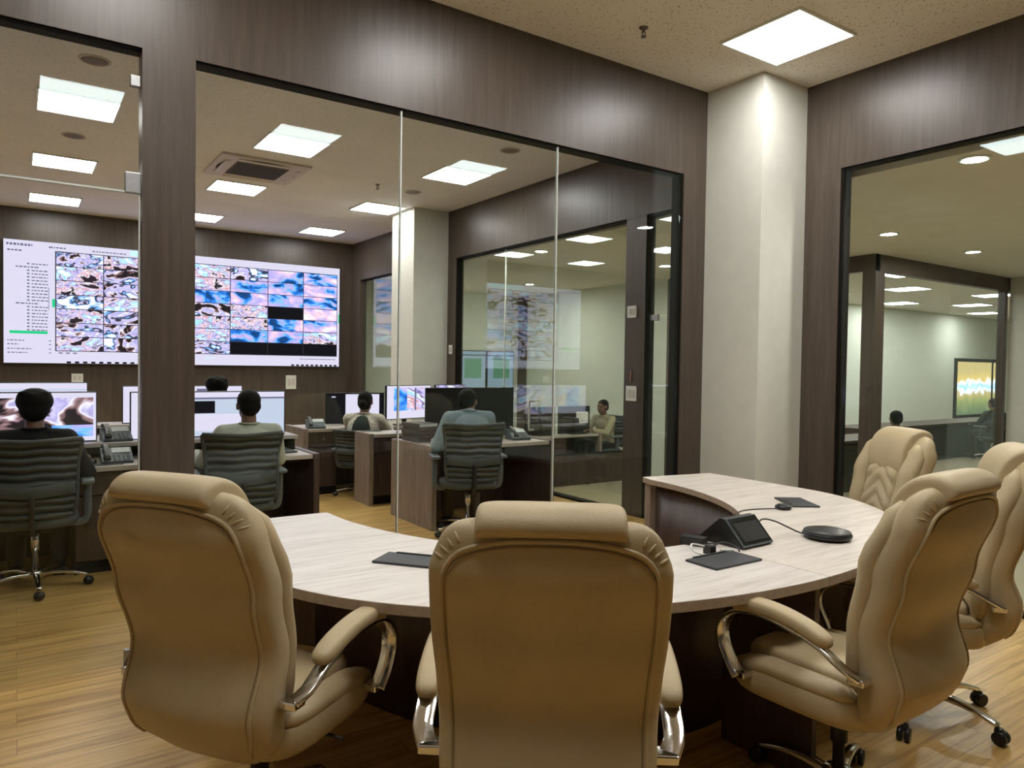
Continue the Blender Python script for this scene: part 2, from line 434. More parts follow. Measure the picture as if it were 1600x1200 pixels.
        for m in (mats if isinstance(mats, (list, tuple)) else [mats]): me.materials.append(M[m])
        for p in me.polygons: p.use_smooth = True
        o = bpy.data.objects.new(name, me); COL.objects.link(o)
        if parent: o.parent = parent
        return o

def tag(o, label=None, cat=None, group=None, kind=None):
    if label: o['label'] = label
    if cat: o['category'] = cat
    if group: o['group'] = group
    if kind: o['kind'] = kind
    return o
def thing(name, label, cat, loc=(0, 0, 0), rz=0.0, group=None):
    o = bpy.data.objects.new(name, None); COL.objects.link(o)
    o.location = loc; o.rotation_euler = (0, 0, rz); o.empty_display_size = 0.1
    return tag(o, label, cat, group)
def struct(o): o['kind'] = 'structure'; return o
def dup(root, loc, rz, label, group=None):
    r = root.copy(); COL.objects.link(r)
    r.location = loc; r.rotation_euler = (0, 0, rz)
    r['label'] = label
    if group: r['group'] = group
    def kids(src, dst):
        for ch in [c for c in bpy.data.objects if c.parent == src]:
            c = ch.copy(); COL.objects.link(c); c.parent = dst
            kids(ch, c)
    kids(root, r)
    return r
def face_dir(az):   # azimuth clockwise from +Y, in degrees -> Z rotation of an object whose front is +Y
    return -math.radians(az)
def lerp(a, b, t): return a + (b - a) * t
def interp(x, tab):
    if x <= tab[0][0]: return tab[0][1]
    for (x0, y0), (x1, y1) in zip(tab, tab[1:]):
        if x <= x1:
            t = (x - x0) / (x1 - x0); t = t * t * (3 - 2 * t)
            return lerp(y0, y1, t)
    return tab[-1][1]
def spline(pts, n=8):
    pts = [Vector(p) for p in pts]; out = []
    for i in range(len(pts) - 1):
        p0 = pts[max(i - 1, 0)]; p1 = pts[i]; p2 = pts[i + 1]; p3 = pts[min(i + 2, len(pts) - 1)]
        for k in range(n):
            t = k / n
            out.append(0.5 * ((2 * p1) + (p2 - p0) * t + (2 * p0 - 5 * p1 + 4 * p2 - p3) * t * t + (3 * p1 - p0 - 3 * p2 + p3) * t ** 3))
    out.append(pts[-1]); return out

# ------------------------------------------------------------------ the setting
CEIL = 3.655
HEAD = 2.98          # underside of the wooden headers
YP = 3.91            # near face of the glass partition
XR = 5.034           # right wall of the conference room
XB = 5.089           # right wall of the control room
YB = 12.66           # video wall end
XL = -3.0
YN = -2.6            # wall behind the camera
CC = 2.95            # corridor ceiling
FL = -0.30           # corridor floor, below the raised floor of the two rooms
struct(MB().b2(XL - .1, 5.21, YN - .1, YB + .1, -0.5, 0).build('floor', 'floor'))
struct(MB().b2(5.21, 24, YN - .1, YB + .1, FL - 0.1, FL).build('floor_corridor', 'tile'))
struct(MB().b2(XL - .1, 5.09, YN - .1, YP + .06, CEIL, CEIL + .1).build('ceiling', 'ceiling'))
struct(MB().b2(XL - .1, 5.09, YP + .06, YB + .1, CEIL, CEIL + .1).build('ceiling_control_room', 'ceiling_control'))
struct(MB().b2(5.24, 24, YN - .1, YB + .1, CC, CC + .1).build('ceiling_corridor', 'corridor_ceiling'))

def partition(name, cells, mats=('dark_wood', 'edge_dark')):
    """header and posts as one wall, with a dark reveal round every opening"""
    mb = MB()
    for x0, x1, y0, y1, z0, z1 in cells[0]: mb.b2(x0, x1, y0, y1, z0, z1)
    mb.mi = 1
    for x0, x1, y0, y1, z0, z1 in cells[1]: mb.b2(x0, x1, y0, y1, z0, z1)
    return struct(mb.build(name, list(mats)))
YQ = YP + 0.12
# partition between the rooms: header, left post, right post, far left panel
partition('wall_partition', [
    [(XL, 4.50, YP, YQ, HEAD, CEIL), (0.503, 0.742, YP, YQ, 0, HEAD), (4.25, 4.50, YP, YQ, 0, HEAD), (XL, -0.62, YP, YQ, 0, HEAD)],
    [(-0.62, 0.503, YP + .012, YQ - .012, HEAD - .010, HEAD), (0.742, 4.25, YP + .012, YQ - .012, HEAD - .010, HEAD),
     (4.232, 4.25, YP + .012, YQ - .012, 0, HEAD - .010), (0.742, 4.25, YP + .012, YQ - .012, 0, 0.03)]])
partition('wall_right', [
    [(XR, XR + .12, YN, 3.39, HEAD, CEIL), (XR, XR + .12, 3.10, 3.39, 0, HEAD), (XR, XR + .12, YN, -0.9, 0, HEAD)],
    [(XR + .012, XR + .108, -0.9, 3.10, HEAD - .010, HEAD), (XR + .012, XR + .108, 3.08, 3.10, 0, HEAD - .010), (XR - .004, XR + .09, -0.9, 3.08, 0, 0.022)]])
XC = XB + 0.12
partition('wall_control', [
    [(XB, XC, YQ, YB, HEAD, CEIL), (XB, XC, YQ, 4.2, 0, HEAD), (XB, XC, 5.155, 5.435, 0, HEAD), (XB, XC, 8.87, 9.85, 0, HEAD), (XB, XC, 12.3, YB, 0, HEAD)],
    [(XB + .01, XC - .01, 5.435, 8.87, HEAD - .02, HEAD), (XB + .01, XC - .01, 4.2, 5.155, HEAD - .02, HEAD), (XB + .01, XC - .01, 8.85, 8.87, 0, HEAD - .02),
     (XB + .01, XC - .01, 5.137, 5.155, 0, HEAD - .02), (XB + .01, XC - .01, 5.435, 8.85, 0, .025), (XB + .01, XC - .01, 9.85, 12.3, HEAD - .02, HEAD)]])
partition('wall_back', [[(XL, 5.3, YB, YB + .12, 0, CEIL)], [(XL, 5.088, YB - .012, YB, 0, .09)]])
partition('wall_left', [[(XL - .1, XL, YN, YB, 0, CEIL)], [(XL, XL + .012, YQ, YB, 0, .09)]], ('white_wall', 'edge_dark'))
partition('wall_near', [[(XL, 5.1, YN - .1, YN, 0, CEIL)], [(XL, 5.03, YN, YN + .012, 0, .09)]])
struct(MB().b2(4.50, XR + .02, 3.39, YQ + .03, 0, CEIL).build('column', 'white_wall'))
struct(MB().b2(4.545, 5.088, 9.10, 9.80, 0, CEIL).build('column_far', 'white_wall'))

def pane(name, x0, x1, y0, y1, z0, z1, mat='glass'):
    return struct(MB().b2(x0, x1, y0, y1, z0, z1).build(name, mat))
gy0, gy1 = YP + .018, YP + .030
pane('window_1', 0.744, 1.868, gy0, gy1, .03, HEAD - .010)
pane('window_2', 1.876, 3.029, gy0, gy1, .03, HEAD - .010)
pane('window_3', 3.037, 4.232, gy0, gy1, .03, HEAD - .010)
struct(MB().b2(1.868, 1.876, gy0 - .002, gy1 + .002, .03, HEAD - .010).build('trim_1', 'glass_seal'))
struct(MB().b2(3.029, 3.037, gy0 - .002, gy1 + .002, .03, HEAD - .010).build('trim_2', 'glass_seal'))
# glass door on the left with transom
pane('window_4', -0.62, 0.497, gy0, gy1, 2.296, HEAD - .010)
d = pane('door_1', -0.60, 0.490, gy0, gy1, 0.012, 2.286)
MB().b2(-0.60, 0.490, gy0 - .001, gy1 + .001, 2.286, 2.294).build('edge_strip', 'glass_seal', d)
MB().b2(0.490, 0.497, gy0 - .001, gy1 + .001, 0.012, 2.286).build('edge_strip', 'glass_seal', d)
for z in (2.405, 0.1):
    MB().box((0.465, (gy0 + gy1) / 2, z - .07), (0.07, 0.03, 0.10), .004).build('patch_hinge', 'steel', d)
MB().box((0.475, (gy0 + gy1) / 2, 2.82), (0.045, 0.03, 0.055), .004).build('patch_fitting', 'steel', d)
# conference room right-hand glass
pane('window_5', XR + .018, XR + .030, -0.9, 3.08, .022, HEAD - .010)
# control room right-hand glass
gx0, gx1 = XB + .05, XB + .062
pane('window_6', gx0, gx1, 7.71, 8.85, .025, HEAD - .02, 'glass_tinted')
pane('window_7', gx0, gx1, 5.437, 7.70, .025, HEAD - .02, 'glass_tinted')
struct(MB().b2(gx0 - .002, gx1 + .002, 7.70, 7.71, .025, HEAD - .02).build('trim_3', 'glass_seal'))
hd = MB()
hp = [(XB + .05, 7.04, .72), (XB - .005, 7.04, .72), (XB - .02, 7.04, .735), (XB - .02, 7.04, 1.05), (XB - .005, 7.04, 1.065), (XB + .05, 7.04, 1.065)]
tag(hd.tube(spline(hp, 4), .013, 8).build('pull_handle', 'satin'), 'chrome D shaped pull handle on the glass wall behind the blue shirted man', 'door handle')
d2 = pane('door_2', gx0, gx1, 4.2, 5.135, .012, 1.985, 'glass_tinted')
pane('window_8', gx0, gx1, 4.2, 5.137, 1.995, HEAD - .02, 'glass_tinted')
MB().box(((gx0 + gx1) / 2, 5.08, 1.975), (.03, .11, .06), .004).build('patch_hinge', 'steel', d2)
MB().box(((gx0 + gx1) / 2, 4.84, 1.10), (.03, .06, .06), .004).build('door_lock', 'steel', d2)
pane('window_9', gx0, gx1, 9.85, 12.3, .02, HEAD - .02, 'glass_tinted')

# ------------------------------------------------------------------ corridor and far glazed office
BX, BY = 8.85, 4.95
partition('wall_far_office', [
    [(BX, 14.5, BY, BY + .1, 2.74, CC), (BX, BX + .1, BY, 8.0, 2.74, CC), (BX, BX + .22, BY, BY + .17, FL, 2.74), (BX, BX + .1, 7.9, 8.45, FL, CC), (12.5, 12.6, BY, BY + .1, FL, 2.74)],
    [(BX + .22, 12.5, BY + .02, BY + .08, FL, FL + .03)]])
pane('window_10', BX + .22, 12.5, BY + .04, BY + .052, FL + .03, 2.74)
pane('window_11', BX + .04, BX + .052, BY + .17, 7.9, FL + .03, 2.74)
struct(MB().b2(BX, BX + .12, 8.45, YB, FL, CC).build('wall_corridor', 'pale_wall'))
struct(MB().b2(BX - .06, BX, YB - .25, YB, FL, CC).build('trim_4', 'dark_wood'))
struct(MB().b2(5.3, BX, YB, YB + .12, FL, CC).build('wall_corridor_end', 'pale_wall'))
struct(MB().b2(12.62, 14.6, 4.2, BY - .02, FL, CC).build('column_corridor', 'white_wall'))
struct(MB().b2(BX, 24, 9.0, 9.12, FL, CC).build('wall_office_back', 'pale_wall'))
struct(MB().b2(23.9, 24, YN, 9.0, FL, CC).build('wall_office_side', 'pale_wall'))
struct(MB().b2(5.2, 24, YN - .1, YN, FL, CC).build('wall_corridor_near', 'pale_wall'))
wf = struct(MB().b2(19.9, 22.55, 8.96, 9.0, .3, 1.85).b2(21.9, 22.0, 8.94, 8.97, .3, 1.85).build('window_12', 'edge_dark'))
MB().b2(20.0, 22.45, 8.945, 8.955, .38, 1.76).build('window_pane', checkerish('garden_view', 0.8), wf)

# ------------------------------------------------------------------ lights
def ceiling_light():
    t = thing('ceiling_light', 'x', 'ceiling light', (0, 0, CEIL))
    m = MB()
    for s in (-1, 1):
        m.b2(s * .295 - .008, s * .295 + .008, -.303, .303, -.014, .001)
        m.b2(-.287, .287, s * .295 - .008, s * .295 + .008, -.014, .001)
    m.build('frame', 'white_plastic', t)
    MB().b2(-.287, .287, -.287, .287, -.010, -.002).build('diffuser', 'led_panel', t)
    return t
CLX = {'left': 0.445, 'middle': 2.275, 'right': 4.17}
rows = [(0.92, 'over the near side of the conference room'), (2.97, 'over the conference table'),
        (7.29, 'in the first row beyond the glass partition'), (9.48, 'in the second row beyond the glass partition'), (11.72, 'in the row nearest the video wall')]
first = ceiling_light(); used = False
for y, where in rows:
    for cname, x in CLX.items():
        lab = '%s square LED panel light %s' % ({'left': 'leftmost', 'middle': 'middle', 'right': 'rightmost'}[cname], where)
        if not used: first.location = (x, y, CEIL); first['label'] = lab; first['group'] = 'square LED ceiling panels'; used = True
        else: dup(first, (x, y, CEIL), 0, lab, 'square LED ceiling panels')
# panels of the far office; the last three are added to brighten its walls
for (x, y, lab) in ((13.0, 6.7, 'small bright panel light in the far glazed office nearest its corner post'), (17.1, 7.4, 'bright panel light in the far glazed office nearest its garden window'), (12.8, 8.1, 'bright panel light deep in the far office near its back wall'), (10.4, 6.7, 'bright panel light in the far office just behind its corner post'), (15.2, 6.2, 'bright panel light in the middle of the far office ceiling'), (18.6, 6.2, 'bright panel light far right in the far office, near its glass front'), (11.0, 5.7, 'added fill panel light just inside the glass front of the far office'), (19.6, 8.2, 'added fill panel light right above the garden window'), (15.6, 8.2, 'added fill panel light at the middle of the far office back wall')):
    dup(first, (x, y, CC), 0, lab, 'far office ceiling panels')

def downlight():
    t = thing('downlight', 'x', 'ceiling light', (0, 0, CC))
    MB().lathe([(.075, 0.001), (.105, 0.001), (.105, -.008), (.085, -.014), (.075, -.006)], 28).build('trim_ring', 'white_plastic', t)
    MB().lathe([(.01, -.012), (.05, -.011), (.078, -.005), (.078, -.001), (.01, -.001)], 24).build('lens', 'downlight', t)
    return t
dl = downlight(); used = False
for x, y, lab in ((5.42, 2.36, 'round downlight in the corridor ceiling nearest the right glass wall'), (7.67, 4.16, 'round downlight in the corridor ceiling before the far office corner'),
                  (9.57, 4.15, 'round downlight before the glass front of the far office'), (5.52, 7.46, 'round downlight in the corridor just beyond the control room glass'),
                  (7.68, 7.39, 'round downlight in the corridor seen through the control room door'), (7.6, 10.6, 'round downlight at the far end of the corridor'), (7.6, 1.2, 'round downlight in the near end of the corridor')):
    if not used: dl.location = (x, y, CC); dl['label'] = lab; dl['group'] = 'corridor downlights'; used = True
    else: dup(dl, (x, y, CC), 0, lab, 'corridor downlights')

# ceiling fittings of the control room
def ceiling_speaker(x, y, lab):
    t = thing('ceiling_speaker', lab, 'ceiling speaker', (x, y, CEIL), 0, 'round ceiling speakers')
    MB().lathe([(.09, 0.0), (.105, 0.0), (.105, -.006), (.092, -.010), (.088, -.004)], 28).build('rim', 'ac_white', t)
    MB().lathe([(.005, -.009), (.06, -.008), (.09, -.004), (.09, 0.0), (.005, 0.0)], 24).build('grille', 'ac_grille', t)
ceiling_speaker(.477, 6.12, 'round grey ceiling speaker above the glass door, the nearer of two there')
ceiling_speaker(.467, 8.29, 'round grey ceiling speaker farther in behind the glass door')
ceiling_speaker(4.119, 6.12, 'round grey ceiling speaker near the dark header of the right glass wall')
ceiling_speaker(4.135, 8.33, 'round grey ceiling speaker close to the white far pillar')
def sprinkler(x, y, lab):
    t = thing('fire_sprinkler', lab, 'sprinkler', (x, y, CEIL), 0, 'sprinkler heads')
    MB().lathe([(.004, 0), (.03, 0), (.028, -.006), (.010, -.010), (.009, -.03), (.004, -.031)], 16).build('escutcheon', 'ac_grille', t)
    m = MB(); m.tube([(-.014, 0, -.028), (-.012, 0, -.05), (0, 0, -.056)], .0035, 6); m.tube([(.014, 0, -.028), (.012, 0, -.05), (0, 0, -.056)], .0035, 6)
    m.lathe([(.002, -.055), (.018, -.056), (.018, -.060), (.002, -.061)], 12); m.build('deflector', 'ac_grille', t)
sprinkler(3.313, 3.416, 'small dark sprinkler head on the ceiling beside the conference room panel light')
sprinkler(3.619, 8.238, 'small dark sprinkler head on the control room ceiling near the white pillar')

# ceiling cassette air conditioner
t = thing('air_conditioner', 'white square ceiling cassette air conditioner with dark intake grille', 'air conditioner', (2.24, 8.42, CEIL))
MB().box((0, 0, -.012), (.95, .95, .028), .008).build('panel', 'ac_white', t)
m = MB()
for k in range(4):
    a = k * pi / 2
    c, s = math.cos(a), math.sin(a)
    m.box((c * .37, s * .37, -.030), (.07, .56, .012), .003, rz=a, ry=0.25)
m.build('louvre', 'ac_white', t)
m = MB()
for k in range(4):
    a = k * pi / 2
    pts = [(math.cos(a + q) * r_, math.sin(a + q) * r_, -.029) for q, r_ in ((-.62, .455), (-.5, .435), (-.3, .418), (0, .413), (.3, .418), (.5, .435), (.62, .455))]
    m.bar(pts, .022, .008)
m.build('air_slot', 'edge_dark', t)
m = MB(); m.box((0, 0, -.028), (.56, .56, .012), .004)
g = m.build('intake_grille', 'ac_grille', t)
m = MB()
for k in range(17): m.box((0, -.255 + k * .032, -.036), (.54, .010, .006))
m.build('grille_slats', 'file_grey', g)

# ------------------------------------------------------------------ video wall
def emissive_rect(mb, x0, x1, z0, z1, y, mi, uv=None):
    mb.mi = mi
    u = uv or (0, 0, 1, 1)
    mb.quad((x0, y, z0), (x1, y, z0), (x1, y, z1), (x0, y, z1), ((u[0], u[1]), (u[2], u[1]), (u[2], u[3]), (u[0], u[3])))
SX0, SX1, SZ0, SZ1 = -0.147, 4.815, 1.418, 3.183
t = thing('video_wall', 'huge video wall screen showing a grid of traffic camera pictures', 'screen', ((SX0 + SX1) / 2, YB, SZ0))
m = MB()
m.box((0, -.04, (SZ1 - SZ0) / 2), (SX1 - SX0, .08, SZ1 - SZ0), .004)
m.build('cabinet', 'black_plastic', t)
m = MB()
ox = (SX0 + SX1) / 2
def R(x0, x1, z0, z1, lev, mi, uv=None): emissive_rect(m, x0 - ox, x1 - ox, z0 - SZ0, z1 - SZ0, -.0805 - lev * .0008, mi, uv)
# 0 white 1 ink 2 green 3 black 4 grid 5.. feeds, 8 sky
R(SX0 + .004, SX1 - .004, SZ0 + .004, SZ1 - .004, 0, 0)
cols = [.485 + i * .6116 for i in range(8)]
rowz = [3.055 - j * .207 for j in range(8)]
R(cols[0] - .008, cols[7] + .004, rowz[7] - .006, rowz[0] + .006, 1, 4)
rng = random.Random(3)
for j in range(7):
    for i in range(7):
        if (j == 6 and i >= 4) or (j == 3 and i == 5): mi = 3; uv = None
        else:
            p = 6 if (i >= 5 and j < 5) else rng.choice([5, 5, 7, 6, 7, 5])
            a, b = rng.uniform(0, 40), rng.uniform(0, 40)
            mi = p; uv = (a, b, a + 1.7, b + .62)
        R(cols[i] + .006, cols[i + 1] - .006, rowz[j + 1] + .005, rowz[j] - .005, 2, mi, uv)
R(1.45, 2.31, 3.085, 3.165, 1, 8)
def dashes(x0, x1, z, h, mi=1):
    x = x0
    while x < x1:
        wd = rng.uniform(.018, .05); R(x, min(x + wd, x1), z, z + h, 2, mi); x += wd + .012
dashes(-.11, .20, 3.10, .032); dashes(-.10, .08, 3.02, .022); dashes(.40, .62, 3.10, .020); dashes(.95, 1.4, 3.095, .016)
z = 2.84
for k in range(22):
    if k in (1, 12): dashes(.0, .28, z, .018)
    elif k in (21,):
        pass
    else:
        R(.135, .165, z, z + .02, 2, 1); dashes(.19, .39, z, .016)
    z -= .0475
R(-.075, .385, 1.845, 1.885, 2, 2); R(.44, .475, 2.24, 2.36, 2, 2); R(4.79, 4.81, 2.20, 2.36, 2, 2)
R(.395, .402, 2.2, 2.52, 2, 1)
for zz in (1.74, 1.685, 1.62, 1.565): dashes(-.1, rng.uniform(.02, .2), zz, .014); R(.40, .425, zz, zz + .014, 2, 1)
for q in range(3): R(.52 + q * .09, .57 + q * .09, 1.565, 1.583, 2, 1)
dashes(2.55, 2.70, 1.53, .02, 8); dashes(4.1, 4.75, 1.54, .014)
x = .62
while x < 1.70: R(x, x + .055, SZ0 + .006, SZ0 + .034, 2, 3); x += .105
x = 3.95
while x < 4.75: R(x, x + .05, SZ0 + .006, SZ0 + .034, 2, 3); x += .085
m.build('display', ['scr_white', 'scr_ink', 'scr_green', 'scr_black', 'scr_grid', 'feed_a', 'feed_b', 'feed_c', 'scr_sky'], t)

# ------------------------------------------------------------------ conference table
TCX, TCY, TA, TB = 2.357, 2.70, 1.685, 1.222
ICY, IA, IB = 3.45, 1.09, 1.375
TZ = .75
def outer_pt(x):  # y of outer edge at x (near side)
    return TCY - TB * math.sqrt(max(0, 1 - ((x - TCX) / TA) ** 2))
def arc(cx, cy, a, b, t0, t1, nn): return [(cx + a * math.cos(lerp(t0, t1, k / nn)), cy + b * math.sin(lerp(t0, t1, k / nn))) for k in range(nn + 1)]
SEAM = 1.5 * pi + .022
def top_poly(side):
    if side < 0:
        o = [(TCX - TA, 3.46)] + arc(TCX, TCY, TA, TB, pi, SEAM, 40)
        i = arc(TCX, ICY, IA, IB, SEAM, pi, 40)
        i[-1] = (TCX - IA, 3.45)
        return o + i
    o = arc(TCX, TCY, TA, TB, SEAM + .0012, 2 * pi, 40) + [(TCX + TA, 3.42)]
    i = [(TCX + IA + .035, 3.52)] + arc(TCX, ICY, IA, IB, 2 * pi - .03, SEAM + .0012, 40)
    return o + i
table = thing('conference_table', 'large U shaped conference table with ash grey top and dark front panel', 'table', (TCX, 2.3, 0))
def loc(poly): return [(x - TCX, y - 2.3) for x, y in poly]
for s, mat in ((-1, 'table_top'), (1, 'table_top_turned')):
    m = MB(); m.prism(loc(top_poly(s)), TZ - .036, TZ, side_mi=1)
    m.build('tabletop', [mat, 'table_edge'], table, bevel=.003)
def band(cx, cy, a, b, th, t0, t1, z0, z1, nn=64):
    m = MB()
    rings = []
    for k in range(nn + 1):
        q = lerp(t0, t1, k / nn)
        p = (cx + a * math.cos(q) - TCX, cy + b * math.sin(q) - 2.3); p2 = (cx + (a + th) * math.cos(q) - TCX, cy + (b + th) * math.sin(q) - 2.3)
        rings.append([(p[0], p[1], z0), (p2[0], p2[1], z0), (p2[0], p2[1], z1), (p[0], p[1], z1)])
    return m.loft(rings)
band(TCX, ICY, IA + .05, IB + .06, .025, pi + .03, 2 * pi - .03, .0, TZ - .036).build('front_panel', 'table_panel', table)
m = MB(); m.b2(TCX - TA + .02 - TCX, TCX - IA - .02 - TCX, 3.40 - 2.3, 3.44 - 2.3, 0, TZ - .036); m.build('end_panel', 'desk_light', table)
m = MB(); m.b2(IA + .03, TA - .02, 3.44 - 2.3, 3.49 - 2.3, 0, TZ - .036); m.build('end_panel', 'desk_light', table)
for ang in (pi * 1.22, pi * 1.5, pi * 1.78):
    m = MB(); c_, s_ = math.cos(ang), math.sin(ang)
    p = Vector((TCX + (IA + .24) * c_ - TCX, TCY + .1 + (TB - .12) * s_ - 2.3, (TZ - .036) / 2))
    m.box(p, (.40, .03, TZ - .036), .002, rz=math.atan2(s_, c_)); m.build('support_panel', 'table_panel', table)

# flush socket lids on the table
def lid(name_lab, x, y, rz, wx=.27, wy=.145):
    t = thing('cable_box', name_lab, 'cable box', (x, y, TZ), rz, 'black cable box lids on the table')
    MB().box((0, 0, .004), (wx, wy, .010), .003).build('lid', 'charcoal', t)
    MB().box((0, wy / 2 - .006, .006), (wx * .7, .012, .014), .002).build('brush_strip', 'black_plastic', t)
    return t
lid('flat black cable box lid on the left arm of the table', 1.215, 2.43, math.radians(-51), .25, .14)
lid('flat black cable box lid in front of the touch console with cables emerging', 2.235, 1.815, 0.0, .265, .15)
lid('flat black cable box lid on the far right arm of the table', 3.56, 2.405, math.radians(57), .26, .15)

# meeting room touch console
t = thing('meeting_console', 'black wedge shaped meeting console with sloping touch screen on the table', 'touch console', (2.535, 1.885, TZ), math.radians(2))
hw = .10
prof = [(0.0, 0.004), (0.018, 0.0), (.235, 0.0), (.24, .006), (.125, .108), (.110, .112), (.100, .108)]
m = MB(); m.loft([[(x, y, z) for y, z in prof] for x in (-hw, -hw + .004, hw - .004, hw)], smooth=False)
m.build('housing', 'black_plastic', t, bevel=.003)
sl = Vector((0, .100, .104)).normalized()
nrm = Vector((0, -sl.z, sl.y))
def on_slope(x, k, lift): return Vector((x, 0, .004)) + sl * k + nrm * lift
L = .138
m = MB(); a = [on_slope(-hw, .002, .001), on_slope(hw, .002, .001), on_slope(hw, L + .004, .001), on_slope(-hw, L + .004, .001)]
b = [p + nrm * .008 for p in a]; m.loft([a, b], smooth=False); m.build('screen_frame', 'phone_grey', t, bevel=.002)
m = MB(); a = [on_slope(-hw + .006, .010, .0095), on_slope(hw - .006, .010, .0095), on_slope(hw - .006, L - .002, .0095), on_slope(-hw + .006, L - .002, .0095)]
m.loft([a, [p + nrm * .0012 for p in a]], smooth=False); scr = m.build('touch_screen', 'dark_glass', t)
m = MB(); a = [on_slope(-hw + .022, .024, .011), on_slope(hw - .018, .024, .011), on_slope(hw - .018, L - .026, .011), on_slope(-hw + .022, L - .026, .011)]
m.loft([a, [p + nrm * .0006 for p in a]], smooth=False); m.build('display', 'dull_screen', scr)
# power brick beside it
t = thing('power_adapter', 'small black power adapter block beside the touch console', 'adapter', (2.335, 2.055, TZ), math.radians(20))
MB().box((0, 0, .018), (.055, .105, .036), .005).build('brick', 'black_plastic', t)
MB().tube(spline([(.0, -.05, .016), (.03, -.085, .010), (.08, -.07, .004), (.11, -.03, .004)], 6), .003, 6).build('lead', 'black_plastic', t)
# cable cluster at the near lid
t = thing('cable_plug', 'black plug with looped white and black leads behind the near cable box lid', 'cable', (2.27, 1.905, TZ))
MB().box((.0, .01, .018), (.035, .04, .036), .004).build('plug', 'black_plastic', t)
MB().tube(spline([(-.01, .02, .03), (-.07, .04, .042), (-.085, .015, .02), (-.04, -.005, .006), (.0, .0, .006)], 6), .0035, 6).build('lead', 'white_plastic', t)
MB().tube(spline([(.015, .01, .03), (.07, .0, .040), (.11, -.035, .022), (.10, -.055, .012)], 6), .0035, 6).build('lead', 'black_plastic', t)
MB().box((.075, -.015, .010), (.055, .016, .012), .003, rz=-.5).build('adapter_tip', 'white_plastic', t)
# speaker puck
t = thing('speaker_puck', 'round flat black conference speaker puck on the table', 'speaker', (2.93, 1.825, TZ), 0)
MB().lathe([(.02, 0), (.085, .001), (.100, .012), (.103, .022), (.094, .034), (.07, .042), (.03, .0445), (.002, .045)], 40).build('body', 'black_plastic', t)
MB().lathe([(.094, .030), (.0975, .0315), (.096, .035), (.092, .036)], 40).build('ring', 'matt_black', t)
MB().box((.045, -.06, .0395), (.018, .005, .004), .001, rz=.6).build('indicator', 'phone_grey', t)
t = thing('speaker_cable', 'thin black cable arching from the console to the large speaker puck', 'cable', (2.65, 1.98, TZ))
MB().tube(spline([(.0, .0, .05), (.06, .02, .075), (.13, .0, .062), (.20, -.07, .02), (.235, -.105, .016)], 8), .0035, 8).build('lead', 'black_plastic', t)
t = thing('microphone_puck', 'small oval black microphone puck beside the far cable box lid', 'microphone', (3.34, 2.335, TZ))
MB().lathe([(.01, 0), (.036, .001), (.043, .009), (.040, .019), (.026, .025), (.002, .027)], 28).build('body', 'black_plastic', t)
MB().lathe([(.028, .0235), (.031, .0245), (.028, .026)], 28).build('ring', 'matt_black', t)
MB().tube(spline([(-.04, .0, .008), (-.14, .06, .004), (-.24, .07, .004), (-.33, .04, .004), (-.40, .0, .006)], 8), .003, 8).build('lead', 'black_plastic', t)

# ------------------------------------------------------------------ executive chairs
def yc(z): return interp(z, [(.38, -.190), (.47, -.225), (.55, -.238), (.69, -.216), (.87, -.262), (1.06, -.320), (1.18, -.352)])
def wz(z): return interp(z, [(.38, .225), (.48, .248), (.60, .254), (.76, .263), (.92, .273), (1.03, .270), (1.10, .256)])
def thz(z): return interp(z, [(.38, .050), (.54, .080), (.71, .060), (1.0, .062), (1.12, .058)])
ZB, ZT = .365, 1.152
def shell(z):
    """half width and half depth of the back shell with rounded ends"""
    top = max(0.0, (z - (ZT - .11)) / .11); bot = max(0.0, ((ZB + .13) - z) / .13)
    kx = math.sqrt(max(0, 1 - top ** 2.6)) * .36 + .64 if top > 0 else 1
    kx *= (math.sqrt(max(0, 1 - bot ** 2.2)) * .5 + .5) if bot > 0 else 1
    ky = (max(0, 1 - top ** 3)) ** .5 if top > 0 else 1
    ky *= (max(0, 1 - bot ** 3)) ** .5 if bot > 0 else 1
    return wz(z) * kx, thz(z) * max(ky, .12)
def se(t, n_): c = math.cos(t); s = math.sin(t); return math.copysign(abs(c) ** (2 / n_), c), math.copysign(abs(s) ** (2 / n_), s)
